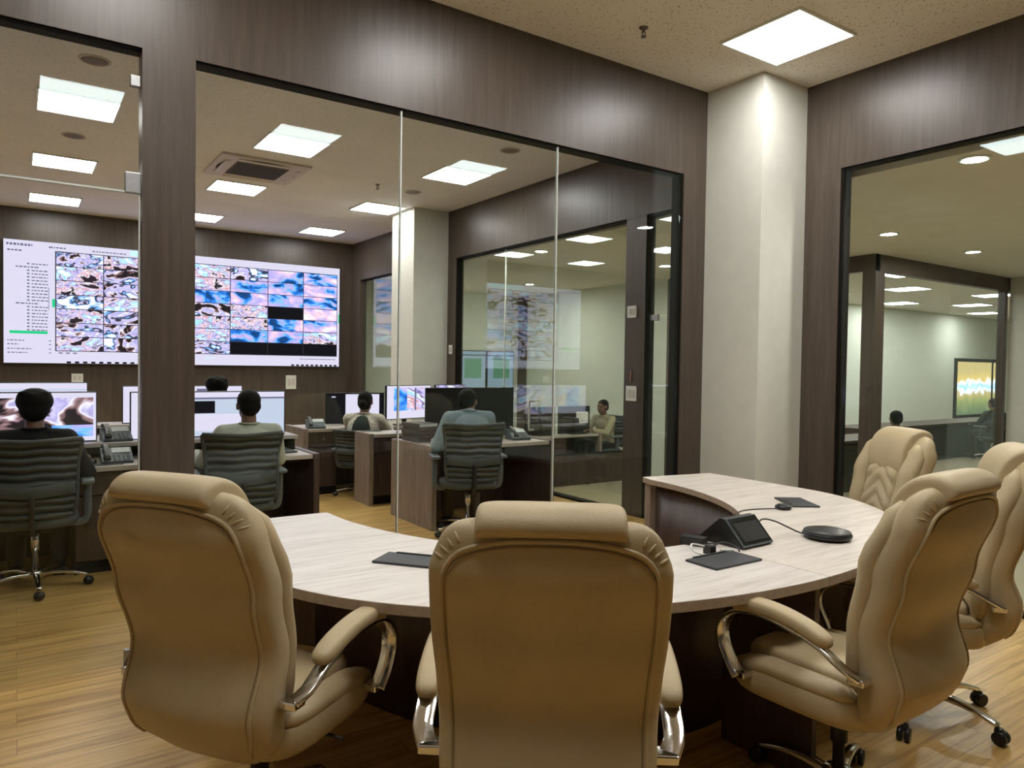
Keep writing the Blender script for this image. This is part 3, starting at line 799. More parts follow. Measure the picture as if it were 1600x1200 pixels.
def executive_chair():
    t = thing('executive_chair', 'x', 'office chair')
    # backrest shell
    m = MB(); rings = []
    NZ = 40
    zs = [ZB + (ZT - ZB) * (0.5 - 0.5 * math.cos(pi * k / NZ)) for k in range(NZ + 1)]
    for z in zs:
        a, b = shell(z); r = []
        for k in range(56):
            cx, sy = se(2 * pi * k / 56, 3.4)
            x = a * cx
            bow = -.018 * (1 - (x / max(a, .01)) ** 2) if sy < 0 else .0      # rear is gently bowed
            r.append((x, yc(z) + b * sy + bow * (b / .06), z))
        rings.append(r)
    m.loft(rings); back = m.build('backrest', 'leather', t)
    def rear(x, z):
        a, b = shell(z); q = min(1, abs(x) / a)
        return yc(z) - b * (max(0, 1 - q ** 3.4)) ** (1 / 3.4) - .018 * (1 - q * q) * (b / .06)
    # piping round the rear panel
    path = []
    for k in range(30):
        z = lerp(.43, 1.05, k / 29); path.append((-(shell(z)[0] - .034), z))
    for k in range(1, 30):
        q = k / 30; xx = lerp(-.228, .228, q)
        path.append((xx, 1.070 + .046 * (1 - abs(2 * q - 1) ** 3.0)))
    for k in range(30):
        z = lerp(1.05, .43, k / 29); path.append((shell(z)[0] - .034, z))
    pp = [Vector((x, rear(x, z) - .001, z)) for x, z in path]
    for _ in range(3): pp = [pp[0]] + [(pp[i - 1] + pp[i] * 2 + pp[i + 1]) / 4 for i in range(1, len(pp) - 1)] + [pp[-1]]
    pp = [Vector((p.x, rear(p.x, p.z) - .0015, p.z)) for p in pp]
    MB().tube(pp, .0058, 8).build('piping', 'leather', back)
    sp = [Vector((p.x * .972, rear(p.x * .972, p.z - .012 * (p.z > 1.05)) - .0005, p.z - .012 * (p.z > 1.05))) for p in pp]
    MB().tube(sp, .0030, 6).build('seam', 'leather_dark', back)
    # gathered folds in the top corners
    for s in (-1, 1):
        m = MB()
        for k in range(4):
            x0 = s * (.230 - .012 * k); z0 = 1.066 + .012 * k
            d = Vector((s * math.cos(.35 + .25 * k), 0, math.sin(.35 + .25 * k)))
            pts = []
            for q in range(5):
                x = x0 + d.x * .028 * q / 4; z = z0 + d.z * .028 * q / 4
                x = max(-shell(z)[0] * .985, min(shell(z)[0] * .985, x))
                pts.append((x, rear(x, z) - .001, z))
            m.tube([(p[0], p[1] + .0022, p[2]) for p in pts], .0044, 8, scales=[.3, .9, 1, .7, .2])
        m.build('gathers', 'leather', back)
    # headrest pillow folded over the top
    def front(z): return yc(z) + shell(min(z, 1.09))[1]
    ring0 = [(yc(1.12) - .050, 1.118), (yc(1.13) - .076, 1.128), (yc(1.15) - .074, 1.155), (yc(1.17) - .038, 1.187), (yc(1.17) + .012, 1.194), (yc(1.15) + .068, 1.175), (yc(1.12) + .104, 1.125), (yc(1.06) + .112, 1.05), (yc(1.0) + .106, .97), (yc(.98) + .090, .925), (yc(.98) + .050, .925), (yc(1.05) + .03, 1.04), (yc(1.08) - .02, 1.08)]
    cy_ = sum(p[0] for p in ring0) / len(ring0); cz_ = sum(p[1] for p in ring0) / len(ring0)
    rings = []
    for x, k in ((-.164, .70), (-.162, .86), (-.152, .955), (-.125, .99), (-.06, 1.0), (.06, 1.0), (.125, .99), (.152, .955), (.162, .86), (.164, .70)):
        rings.append([(x, cy_ + (y - cy_) * k, cz_ + (z - cz_) * k) for y, z in ring0])
    MB().loft(rings).build('headrest', 'leather', t, subsurf=2)
    # front: side bolsters and tufted centre
    def yfr(z): return interp(z, [(.48, -.165), (.70, -.176), (.90, -.212), (1.05, -.268), (1.15, -.296)])
    m = MB()
    for s in (-1, 1):
        pts = [(s * (wz(z) - .062 - .03 * (z < .6) * (.6 - z)), yfr(z), z) for z in [lerp(.49, 1.105, k / 16) for k in range(17)]]
        sc = [math.sqrt(max(.05, 1 - (abs(2 * k / 16 - 1)) ** 6)) for k in range(17)]
        prof = [(.062 * math.cos(2 * pi * q / 16), .042 * math.sin(2 * pi * q / 16)) for q in range(16)]
        m = MB(); m.sweep(pts, prof, scales=sc, up=(0, 1, 0)); m.build('bolster', 'leather', t)
    m = MB(); nx, nz = 28, 44
    grid = []
    for j in range(nz + 1):
        z = lerp(.50, 1.02, j / nz); row = []
        for i in range(nx + 1):
            x = lerp(-.150, .150, i / nx)
            e = min(1, min(i, nx - i) / 3, min(j, nz - j) / 3)
            p = abs(math.sin((z + .9 * abs(x)) * pi / .088)) ** .6 if z > .60 else abs(math.sin((z - .51) * pi / .09)) ** .6
            row.append(m.bm.verts.new((x, yfr(z) - .022 + .038 * math.sqrt(e) + .014 * p * e, z)))
        grid.append(row)
    for j in range(nz):
        for i in range(nx): m._f((grid[j][i], grid[j][i + 1], grid[j + 1][i + 1], grid[j + 1][i]), True)
    m.build('tufted_cushion', 'leather', t)
    # seat
    m = MB(); rings = []
    for z, k in ((.372, .82), (.379, .93), (.40, .985), (.43, 1.0), (.46, .985), (.478, .93), (.484, .82)):
        rings.append([(.262 * se(2 * pi * q / 48, 4.2)[0] * k, .045 + .262 * se(2 * pi * q / 48, 4.2)[1] * (.5 + .5 * k), z + (-.03 if se(2 * pi * q / 48, 4.2)[1] > .8 else 0) * (z > .42)) for q in range(48)])
    m.loft(rings)
    m.build('seat', 'leather', t)
    m = MB(); rings = []
    for z, k in ((.465, .93), (.485, .99), (.505, .985), (.520, .93), (.526, .80)):
        rings.append([(.178 * se(2 * pi * q / 48, 4)[0] * k, .065 + .222 * se(2 * pi * q / 48, 4)[1] * (.35 + .65 * k), z - .035 * max(0, se(2 * pi * q / 48, 4)[1] - .6)) for q in range(48)])
    m.loft(rings); m.build('seat_cushion', 'leather', t)
    m = MB()
    for s in (-1, 1):
        pts = [(s * .215, y, .482 - .04 * max(0, (y - .15) / .15)) for y in [lerp(-.17, .28, k / 12) for k in range(13)]]
        m = MB(); m.sweep(pts, [(.044 * math.cos(2 * pi * q / 14), .032 * math.sin(2 * pi * q / 14)) for q in range(14)], scales=[math.sqrt(max(.06, 1 - abs(2 * k / 12 - 1) ** 5)) for k in range(13)])
        m.build('seat_roll', 'leather', t)
    # arms
    for s in (-1, 1):
        x = s * .305
        pts = spline([(x - s * .018, -.215, .575), (x, -.175, .600), (x, -.10, .640), (x, .0, .668), (x, .11, .680), (x, .20, .665), (x, .252, .615), (x, .255, .555), (x, .225, .495), (x - s * .01, .20, .448)], 6)
        a = MB().bar(pts, .050, .014, up=(0, 0, 1)).build('armrest', 'chrome', t)
        MB().box((s * .268, .195, .452), (.075, .050, .022), .004).build('bracket', 'chrome', a); MB().box((s * .272, -.212, .572), (.07, .05, .022), .004).build('bracket', 'chrome', a)
        pp = spline([(x, -.135, .655), (x, -.06, .685), (x, .04, .706), (x, .14, .708), (x, .215, .690)], 6)
        nn = len(pp)
        MB().sweep(pp, [(.034 * se(2 * pi * q / 16, 3)[0], .024 * se(2 * pi * q / 16, 3)[1]) for q in range(16)], scales=[math.sqrt(max(.10, 1 - abs(2 * k / (nn - 1) - 1) ** 7)) for k in range(nn)]).build('arm_pad', 'leather', a)
    # mechanism, gas lift
    MB().box((0, .03, .352), (.20, .26, .045), .01).build('tilt_mechanism', 'black_plastic', t)
    MB().tube([(.10, .05, .352), (.22, .05, .349), (.27, .05, .345)], .006, 8).build('tilt_lever', 'black_plastic', t)
    MB().lathe([(.012, .34), (.028, .34), (.028, .22), (.020, .22), (.020, .10), (.012, .10)], 20).build('gas_lift', 'black_plastic', t)
    MB().lathe([(.01, .125), (.045, .125), (.052, .115), (.052, .075), (.04, .068), (.01, .068)], 24).build('hub', 'chrome', t)
    for k in range(5):
        a = 2 * pi * k / 5 + .3
        ca, sa = math.cos(a), math.sin(a)
        pts = spline([(ca * .03, sa * .03, .098), (ca * .12, sa * .12, .108), (ca * .22, sa * .22, .098), (ca * .31, sa * .31, .072)], 5)
        leg = MB().bar(pts, .044, .026, scales=[lerp(1, .62, i / 15) for i in range(16)]).build('leg', 'chrome', t)
        m = MB()
        cx, cyy = ca * .312, sa * .312
        for s in (-1, 1):
            off = Vector((-sa, ca, 0)) * s * .014
            cen = Vector((cx, cyy, .028)) + off + Vector((ca, sa, 0)) * .008
            ax = Vector((-sa, ca, 0)); u_ = Vector((ca, sa, 0))
            rr = [[cen + ax * d_ + u_ * (r_ * math.cos(2 * pi * q / 18)) + Vector((0, 0, r_ * math.sin(2 * pi * q / 18))) for q in range(18)] for d_, r_ in ((-.010, .020), (-.009, .027), (.009, .027), (.010, .020))]
            m.loft(rr)
        m.box((cx, cyy, .052), (.03, .03, .03), .008, rz=a)
        m.build('caster', 'black_plastic', leg)
    return t
ch = executive_chair()
G = 'tan leather executive chairs round the conference table'
def put(o, x, y, az, lab, group=None):
    o.location = (x, y, 0); o.rotation_euler = (0, 0, face_dir(az)); o['label'] = lab
    if group: o['group'] = group
put(ch, 1.17, 1.52, 37.5, 'tan leather executive chair with its back square to the viewer, in the middle foreground', G)
dup(ch, (.622, 2.265, 0), face_dir(55), 'tan leather executive chair at the left arm of the table, before the dark post', G)
dup(ch, (2.325, 1.385, 0), face_dir(-2), 'tan leather executive chair in the right foreground with its rear and left arm showing', G)
dup(ch, (3.255, 1.57, 0), face_dir(-35), 'tan leather executive chair cut by the right edge of the photo, seen side on', G)
dup(ch, (4.03, 2.38, 0), face_dir(-62), 'tan leather executive chair farthest back at the right, its tufted front showing', G).scale = (1, 1, .97)

# ------------------------------------------------------------------ control room desks
DZ = .745
def desk(name, lab, x0, x1, y0, y1, left_panel=None, right_panel=None, cabinets=(), shelf=None, back_panel=True, dz=DZ, top='desk_top'):
    """front edge at y0 (towards the viewer)"""
    t = thing(name, lab, 'desk', ((x0 + x1) / 2, (y0 + y1) / 2, 0))
    cx, cyy = (x0 + x1) / 2, (y0 + y1) / 2
    def B(nm, mat, a0, a1, b0, b1, c0, c1, bev=.003): return MB().b2(a0 - cx, a1 - cx, b0 - cyy, b1 - cyy, c0, c1, bev).build(nm, mat, t)
    xa = x0 + (.05 if left_panel else 0); xb = x1 - (.05 if right_panel else 0)
    B('desktop', top, xa, xb, y0, y1, dz - .035, dz)
    if left_panel: B('end_panel', left_panel, x0, x0 + .05, y0 - .02, y1, 0, dz + .008)
    if right_panel: B('end_panel', right_panel, x1 - .05, x1, y0 - .02, y1, 0, dz + .008)
    if back_panel: B('modesty_panel', 'desk_dark', xa, xb, y1 - .06, y1 - .03, .0, dz - .035)
    for a0, a1 in cabinets:
        c = B('cabinet', 'desk_dark', a0, a1, y0 + .06, y1 - .08, 0, dz - .035)
        d_ = MB().b2(a0 + .01 - cx, a1 - .01 - cx, y0 + .042 - cyy, y0 + .06 - cyy, dz - .20, dz - .045, .002).build('drawer', 'desk_dark', t)
        MB().lathe([(.003, 0), (.012, .004), (.014, .012), (.003, .02)], 12, ((a0 + a1) / 2 - cx, y0 + .03 - cyy, dz - .13)).build('knob', 'steel', d_)
        d_ = MB().b2(a0 + .01 - cx, a1 - .01 - cx, y0 + .042 - cyy, y0 + .06 - cyy, .09, dz - .21, .002).build('cabinet_door', 'desk_dark', t)
        B('plinth', 'edge_dark', a0, a1, y0 + .05, y0 + .06, 0, .08, 0)
    if shelf:
        sy0, sz = shelf
        B('monitor_shelf', top, xa, xb, sy0, y1, sz - .03, sz)
        B('shelf_back', 'desk_dark', xa, xb, y1 - .03, y1 - .01, dz, sz - .03, 0)
        for a in (xa + .02, (xa + xb) / 2, xb - .04): B('shelf_support', 'edge_dark', a, a + .02, sy0 + .03, y1 - .04, dz, sz - .03, 0)
    return t
desk('control_desk', 'long near control desk with raised monitor shelf behind the left chairs', -1.75, 2.03, 5.73, 6.52, None, 'desk_dark', ((.33, .92),), (6.10, .870))
desk('control_desk', 'second row control desk nearest the video wall, behind the ultrawide monitors', -1.75, 2.12, 7.75, 8.55, None, 'desk_dark', (), (8.15, .84))
desk('control_desk', 'short control desk with a lone phone on it, farthest of the right hand desks', 2.62, 4.92, 7.90, 8.55, 'desk_light', None, ((2.70, 3.02),))
desk('control_desk', 'control desk with pale end panel under the seated woman', 3.03, 4.95, 7.06, 7.44, 'desk_light', None, ((3.09, 3.62), (4.55, 4.9)), None, True)
desk('control_desk', 'control desk of the man in the pale blue shirt, with pale end panel', 3.05, 4.42, 5.72, 6.55, 'desk_light', 'desk_dark', (), None, True)

# ------------------------------------------------------------------ monitors
def monitor(lab, x, y, z, az, wd, ht, rects, group, lift=0.0):
    """az: the direction the screen faces, clockwise from -Y"""
    t = thing('monitor', lab, 'monitor', (x, y, z), -math.radians(az), group)
    MB().box((0, .022, lift + ht / 2), (wd, .035, ht), .006).build('housing', 'black_plastic', t)
    m = MB()
    for k, (x0, x1, z0, z1, mi, uv) in enumerate(rects):
        y_ = .0035 - .0008 * k
        m.mi = mi
        X0, X1 = -wd / 2 + .008 + x0 * (wd - .016), -wd / 2 + .008 + x1 * (wd - .016)
        Z0, Z1 = lift + .010 + z0 * (ht - .018), lift + .010 + z1 * (ht - .018)
        u = uv or (0, 0, 1, 1)
        m.quad((X0, y_, Z0), (X1, y_, Z0), (X1, y_, Z1), (X0, y_, Z1), ((u[0], u[1]), (u[2], u[1]), (u[2], u[3]), (u[0], u[3])))
    m.build('display', ['scr_white', 'scr_pale', 'scr_black', 'scr_ink', 'feed_a', 'feed_b', 'feed_c', 'dull_screen', 'scr_sky'], t)
    MB().box((0, .09, .006), (.30, .20, .012), .004).box((0, .10, .11), (.06, .025, .22), .004).box((0, .07, .20), (.08, .06, .08), .006).build('stand', 'black_plastic', t)
    return t
GU = 'ultrawide monitors on the near control desk'
monitor('ultrawide monitor showing bright street pictures, in front of the man in black', -.09, 6.26, .870, 0, 1.19, .375,
        [(0, 1, 0, 1, 0, None), (.02, .985, .09, .90, 4, (3.1, 2.2, 4.6, 2.75)), (.76, .985, .09, .33, 5, (9.3, 4.0, 9.6, 4.2))], GU)
monitor('ultrawide monitor showing a white window, in front of the man in the pale mint shirt', 1.32, 6.26, .866, 0, 1.19, .375,
        [(0, 1, 0, 1, 1, None), (0, .16, 0, 1, 0, None), (.075, .13, .25, .9, 4, (1, 1, 1.4, 2.2)), (.16, 1, .88, 1, 0, None), (.16, 1, .84, .88, 3, None), (.30, .52, .52, .80, 2, None), (.30, .75, .12, .5, 0, None)], GU)
GV = 'ultrawide monitors on the second desk row'
monitor('ultrawide monitor whose bright top edge shows above the near street picture monitor', .0, 8.25, .84, 0, 1.17, .42, [(0, 1, 0, 1, 0, None), (.0, 1, .82, .86, 1, None)], GV)
monitor('ultrawide monitor in the second row in front of the dark haired head', 1.47, 8.25, .84, 0, 1.17, .385, [(0, 1, 0, 1, 0, None), (.35, .5, .85, .93, 3, None), (.6, .75, .85, .93, 3, None)], GV)
GR = 'monitors on the right hand desks'
monitor('dark monitor with a white page, behind the seated woman', 3.40, 8.33, .755, 8, .72, .375, [(0, 1, 0, 1, 2, None), (.33, .92, .16, .97, 0, None), (.09, .16, .86, .90, 0, None)], GR)
monitor('monitor with white window and framed street picture, beside the woman', 3.95, 7.98, DZ, -14, .70, .41, [(0, 1, 0, 1, 0, None), (.15, .86, .24, .94, 6, (4.2, 6.0, 4.8, 6.5)), (.15, .45, .24, .94, 5, (1.2, 2.0, 1.5, 2.3)), (.62, .66, .24, .94, 3, None)], GR, .075)
monitor('monitor with pale pink picture, partly behind the man in blue', 4.55, 8.02, DZ, -14, .52, .42, [(0, 1, 0, 1, 0, None), (0, 1, 0, 1, 6, (20.2, 6.0, 20.6, 6.35))], GR, .07)
monitor('dark monitor directly behind the blue shirted man, the left one of his pair', 3.575, 6.32, .757, 2, .52, .50, [(0, 1, 0, 1, 7, None)], GR)
monitor('dark monitor standing by the phone, the right one of the blue shirted man\'s pair', 4.08, 6.30, .757, -4, .54, .50, [(0, 1, 0, 1, 7, None)], GR)
# two wall screens seen through the control room glass
for k, (x, lab) in enumerate(((7.63, 'pale wall screen with green patch, the left of a pair in the corridor'), (8.32, 'pale wall screen with green patch, the right of a pair in the corridor'))):
    t = thing('wall_screen', lab, 'screen', (x, YB - .002, 1.02), 0, 'wall screens at the corridor end')
    MB().box((0, -.03, .38), (.66, .05, .77), .005).build('housing', 'black_plastic', t)
    m = MB(); emissive_rect(m, -.315, .315, .015, .745, -.0565, 0); emissive_rect(m, -.18, .22, .20, .60, -.0573, 1); emissive_rect(m, -.315, .315, .66, .68, -.0573, 2)
    m.build('display', ['scr_mist', 'scr_teal', 'scr_black'], t)

# ------------------------------------------------------------------ desk phones and small things
def phone():
    t = thing('desk_phone', 'x', 'telephone')
    m = MB(); pr = [(-.09, 0), (.09, 0), (.09, .085), (.075, .10), (-.09, .02)]
    m.loft([[(x, y, z) for y, z in pr] for x in (-.10, -.096, .096, .10)], smooth=False); b = m.build('base', 'phone_grey', t, bevel=.003)
    u = Vector((0, .165, .08)).normalized(); nn = Vector((0, -u.z, u.y))
    def P(x, k, l): return Vector((x, -.09, .02)) + u * k + nn * l
    a = [P(-.03, .105, .002), P(.088, .105, .002), P(.088, .172, .002), P(-.03, .172, .002)]
    m = MB(); m.loft([a, [p + nn * .004 for p in a]], smooth=False); m.build('screen', 'phone_lcd', t)
    m = MB()
    for i in range(4):
        for j in range(4):
            c = P(-.018 + i * .030, .018 + j * .020, .003); m.box(c, (.020, .012, .006), .002, rx=math.atan2(.08, .165))
    m.build('keypad', 'grey_plastic', t)
    m = MB(); pts = spline([P(-.068, .0, .015), P(-.068, .03, .034), P(-.068, .09, .040), P(-.068, .15, .034), P(-.068, .185, .014)], 4)
    m.bar(pts, .042, .024, scales=[1.15] * 4 + [.8] * 9 + [1.15] * 4); m.build('handset', 'black_plastic', t)
    return t
ph = phone(); GP = 'slate grey desk phones'
ph.location = (.60, 5.93, DZ); ph.rotation_euler = (0, 0, 0); ph['label'] = 'slate grey desk phone on the lower desktop, nearest the dark post'; ph['group'] = GP
dup(ph, (.63, 6.25, .870), math.radians(4), 'slate grey desk phone on the raised shelf right behind the lower phone', GP)
dup(ph, (2.80, 8.02, DZ + .001), math.radians(-10), 'slate grey desk phone alone on the far short desk', GP)
dup(ph, (4.17, 5.98, DZ + .001), math.radians(-6), 'slate grey desk phone at the right end of the blue shirted man\'s desk', GP)
t = thing('computer_mouse', 'black computer mouse on the near desk beside the lower phone', 'mouse', (.445, 5.93, DZ))
MB().ellipsoid((0, 0, .012), (.032, .055, .022), 16).build('shell', 'black_plastic', t); MB().ellipsoid((0, .022, .033), (.005, .010, .005), 10).build('wheel', 'grey_plastic', t)
t = thing('mouse_pad', 'small dark mouse pad under the phone on the near desk', 'mouse pad', (.53, 5.83, DZ)); MB().box((0, 0, .002), (.20, .12, .004), .001).build('pad', 'matt_black', t)
def keyboard(lab, x, y, z, rz):
    t = thing('keyboard', lab, 'keyboard', (x, y, z), rz, 'black keyboards on the desks')
    MB().box((0, 0, .009), (.43, .13, .016), .004).build('case', 'black_plastic', t)
    m = MB()
    for j in range(5):
        for i in range(14): m.box((-.195 + i * .030, -.048 + j * .024, .019), (.024, .019, .006), .0015, seg=1)
    m.build('keys', 'matt_black', t)
keyboard('black keyboard before the man in black on the near desk', -.05, 5.86, DZ, 0)
keyboard('black keyboard before the man in the pale mint shirt', 1.15, 5.86, DZ, 0)
keyboard('black keyboard at the front of the blue shirted man\'s desk', 3.45, 5.90, DZ + .001, .05)
t = thing('notebook', 'thin dark notebook lying at the right end of the near desk', 'notebook', (1.80, 6.00, DZ), .25)
MB().box((0, 0, .008), (.17, .24, .014), .002).build('cover', 'charcoal', t); MB().box((.003, 0, .008), (.166, .234, .009)).build('pages', 'paper', t)
t = thing('paper_sheet', 'white paper sheet on the near desk beside the notebook', 'paper', (1.66, 5.88, DZ), -.1)
MB().box((0, 0, .001), (.21, .29, .002)).build('sheet', 'paper', t)
for k in range(5):
    lab = 'grey box file beside the blue shirted man, ' + ['lowest of its pile', 'second from the bottom', 'in the middle of the pile', 'second from the top', 'topmost of its pile'][k]
    t = thing('box_file', lab, 'file', (3.22 + (.006 if k % 2 else -.004), 6.27, DZ + .001 + k * .036), .06 * (k % 3 - 1) + .15, 'pile of grey box files')
    m = MB(); m.box((0, .0, .0335), (.22, .29, .003), .001); m.box((0, .0, .0015), (.22, .29, .003), .001); m.box((-.1085, 0, .0175), (.003, .29, .033), .001); m.build('cover', 'file_grey', t)
    MB().box((.003, 0, .0175), (.208, .28, .028)).build('pages', 'ac_grille' if k < 4 else 'paper', t)

def wall_plate(name, lab, cat, pos, size, axis, mat='white_plastic', extra=True):
    t = thing(name, lab, cat, pos)
    if axis == 'y': MB().box((0, -.008, 0), (size[0], .016, size[1]), .004).build('plate', mat, t); 
    else: MB().box((-.008, 0, 0), (.016, size[0], size[1]), .004).build('plate', mat, t)
    if extra:
        for s in (-1, 1):
            if axis == 'y': MB().box((s * size[0] * .2, -.018, 0), (size[0] * .3, .006, size[1] * .5), .002).build('rocker', 'ac_white', t)
            else: MB().box((-.018, s * size[0] * .2, 0), (.006, size[0] * .3, size[1] * .5), .002).build('rocker', 'ac_white', t)
wall_plate('wall_switch', 'pale switch plate on the dark wall under the video wall\'s left part', 'switch', (.76, YB, 1.205), (.15, .13), 'y')
wall_plate('junction_box', 'pale square box on the dark wall under the video wall\'s right part', 'wall box', (3.97, YB, 1.14), (.18, .24), 'y')
wall_plate('wall_switch', 'white switch plate high on the dark post by the control room door', 'switch', (XB, 5.325, 2.04), (.13, .12), 'x')
wall_plate('access_reader', 'white keypad access reader low on the dark post by the control room door', 'card reader', (XB, 5.315, 1.225), (.15, .15), 'x')
wall_plate('indicator_strip', 'short faded red strip above the white access reader', 'indicator', (XB, 5.325, 1.40), (.014, .12), 'x', 'red_led', False)
wall_plate('wall_switch', 'small white switch on the wood beside the white far pillar', 'switch', (XB, 8.985, 1.70), (.09, .13), 'x')

# ------------------------------------------------------------------ mesh task chairs
def mesh_chair():
    t = thing('task_chair', 'x', 'office chair')
    def by(z): return interp(z, [(.50, -.235), (.62, -.265), (.74, -.262), (.86, -.275), (.98, -.315)])
    def hw_(z): return interp(z, [(.50, .215), (.62, .235), (.80, .238), (.97, .262)])
    def cur(x): return .055 * (x / .25) ** 2
    fr = []
    for s in (-1, 1):
        pts = spline([(s * hw_(z), by(z) + cur(hw_(z)), z) for z in (.50, .60, .72, .84, .94, .985)], 4)
        fr.append(pts)
    m = MB()
    for pts in fr: m.tube(pts, .013, 8)
    m.tube([(x, by(.98) + cur(x) - .004, .975 + .012 * abs(x) / .25) for x in [lerp(-.262, .262, k / 14) for k in range(15)]], .015, 8)
    m.tube([(x, by(.50) + cur(x), .505) for x in [lerp(-.215, .215, k / 12) for k in range(13)]], .016, 8)
    m.build('back_frame', 'mesh_fabric', t)
    # ribbed web
    m = MB(); g = []
    for j in range(72):
        z = lerp(.512, .972, j / 71); row = []
        rib = math.sin(j / 71 * 9 * 2 * pi)
        for i in range(15):
            x = lerp(-1, 1, i / 14) * (hw_(z) - .004)
            row.append((x, by(z) + cur(x) + .007 * rib + .003 * math.sin(i * 1.3 + j * .11), z + .004 * math.sin(i * .9)))
        g.append(row)
    front = [[m.bm.verts.new(p) for p in r] for r in g]
    bk = [[m.bm.verts.new((p[0], p[1] - .006, p[2])) for p in r] for r in g]
    for j in range(71):
        m.mi = 0 if math.sin((j + .5) / 71 * 9 * 2 * pi) < .35 else 1
        for i in range(14):
            m._f((front[j][i], front[j][i + 1], front[j + 1][i + 1], front[j + 1][i]), True); m._f((bk[j][i + 1], bk[j][i], bk[j + 1][i], bk[j + 1][i + 1]), True)
    m.build('mesh_web', ['mesh_fabric', 'mesh_dark'], t)
    m = MB(); m.bar([(x, by(.66) + cur(x) - .022, .66 + .02 * (abs(x) / .22)) for x in [lerp(-.225, .225, k / 10) for k in range(11)]], .075, .012, up=(0, 1, 0)); m.build('lumbar_support', 'mesh_fabric', t)
    m = MB(); m.bar(spline([(0, -.29, .64), (0, -.30, .52), (0, -.24, .42), (0, -.05, .395)], 5), .07, .022, up=(1, 0, 0)); m.build('back_stem', 'black_plastic', t)
    m = MB(); rings = []
    for z, k in ((.415, .86), (.422, .96), (.445, 1), (.47, .985), (.485, .93), (.49, .8)):
        rings.append([(.245 * se(2 * pi * q / 40, 3.6)[0] * k, .02 + .24 * se(2 * pi * q / 40, 3.6)[1] * k, z - .025 * max(0, se(2 * pi * q / 40, 3.6)[1] - .5)) for q in range(40)])
    m.loft(rings); m.build('seat', 'mesh_fabric', t)
    for s in (-1, 1):
        x = s * .295
        a = MB().bar(spline([(s * .20, .02, .405), (s * .275, .02, .415), (x, .01, .47), (x, -.005, .58), (x, .0, .672)], 5), .045, .022, up=(0, 1, 0)).build('armrest', 'grey_plastic', t)
        MB().box((x, .02, .685), (.075, .26, .028), .010).build('arm_pad', 'grey_plastic', a)
    MB().box((0, .0, .395), (.20, .22, .04), .01).build('tilt_mechanism', 'black_plastic', t)
    MB().lathe([(.012, .38), (.026, .38), (.026, .25), (.019, .25), (.019, .10), (.012, .10)], 18).build('gas_lift', 'chrome', t)
    MB().lathe([(.01, .12), (.042, .12), (.05, .11), (.05, .075), (.01, .068)], 20).build('hub', 'chrome', t)
    for k in range(5):
        a = 2 * pi * k / 5 - pi / 2 + .12
        ca, sa = math.cos(a), math.sin(a)
        pts = spline([(ca * .03, sa * .03, .096), (ca * .16, sa * .16, .100), (ca * .30, sa * .30, .070)], 6)
        leg = MB().bar(pts, .040, .024, scales=[lerp(1, .65, i / 12) for i in range(13)]).build('leg', 'chrome', t)
        m = MB(); m.ellipsoid((ca * .305, sa * .305, .030), (.032, .032, .030), 14); m.build('caster', 'black_plastic', leg)
    return t
mc = mesh_chair(); GM = 'grey mesh task chairs at the control desks'
put(mc, .10, 5.58, 4, 'grey ribbed mesh chair at the left edge, under the man in black', GM)
dup(mc, (1.33, 5.46, 0), face_dir(6), 'grey ribbed mesh chair under the man in the pale mint shirt', GM)
dup(mc, (3.29, 5.48, 0), face_dir(20), 'grey ribbed mesh chair under the man in the pale blue shirt', GM)
dup(mc, (3.02, 7.72 - .0, 0), face_dir(78), 'grey ribbed mesh chair under the woman at the right hand desks', GM) if False else None
dup(mc, (1.57, 7.40, 0), face_dir(0), 'grey ribbed mesh chair of the operator in the second row', GM)

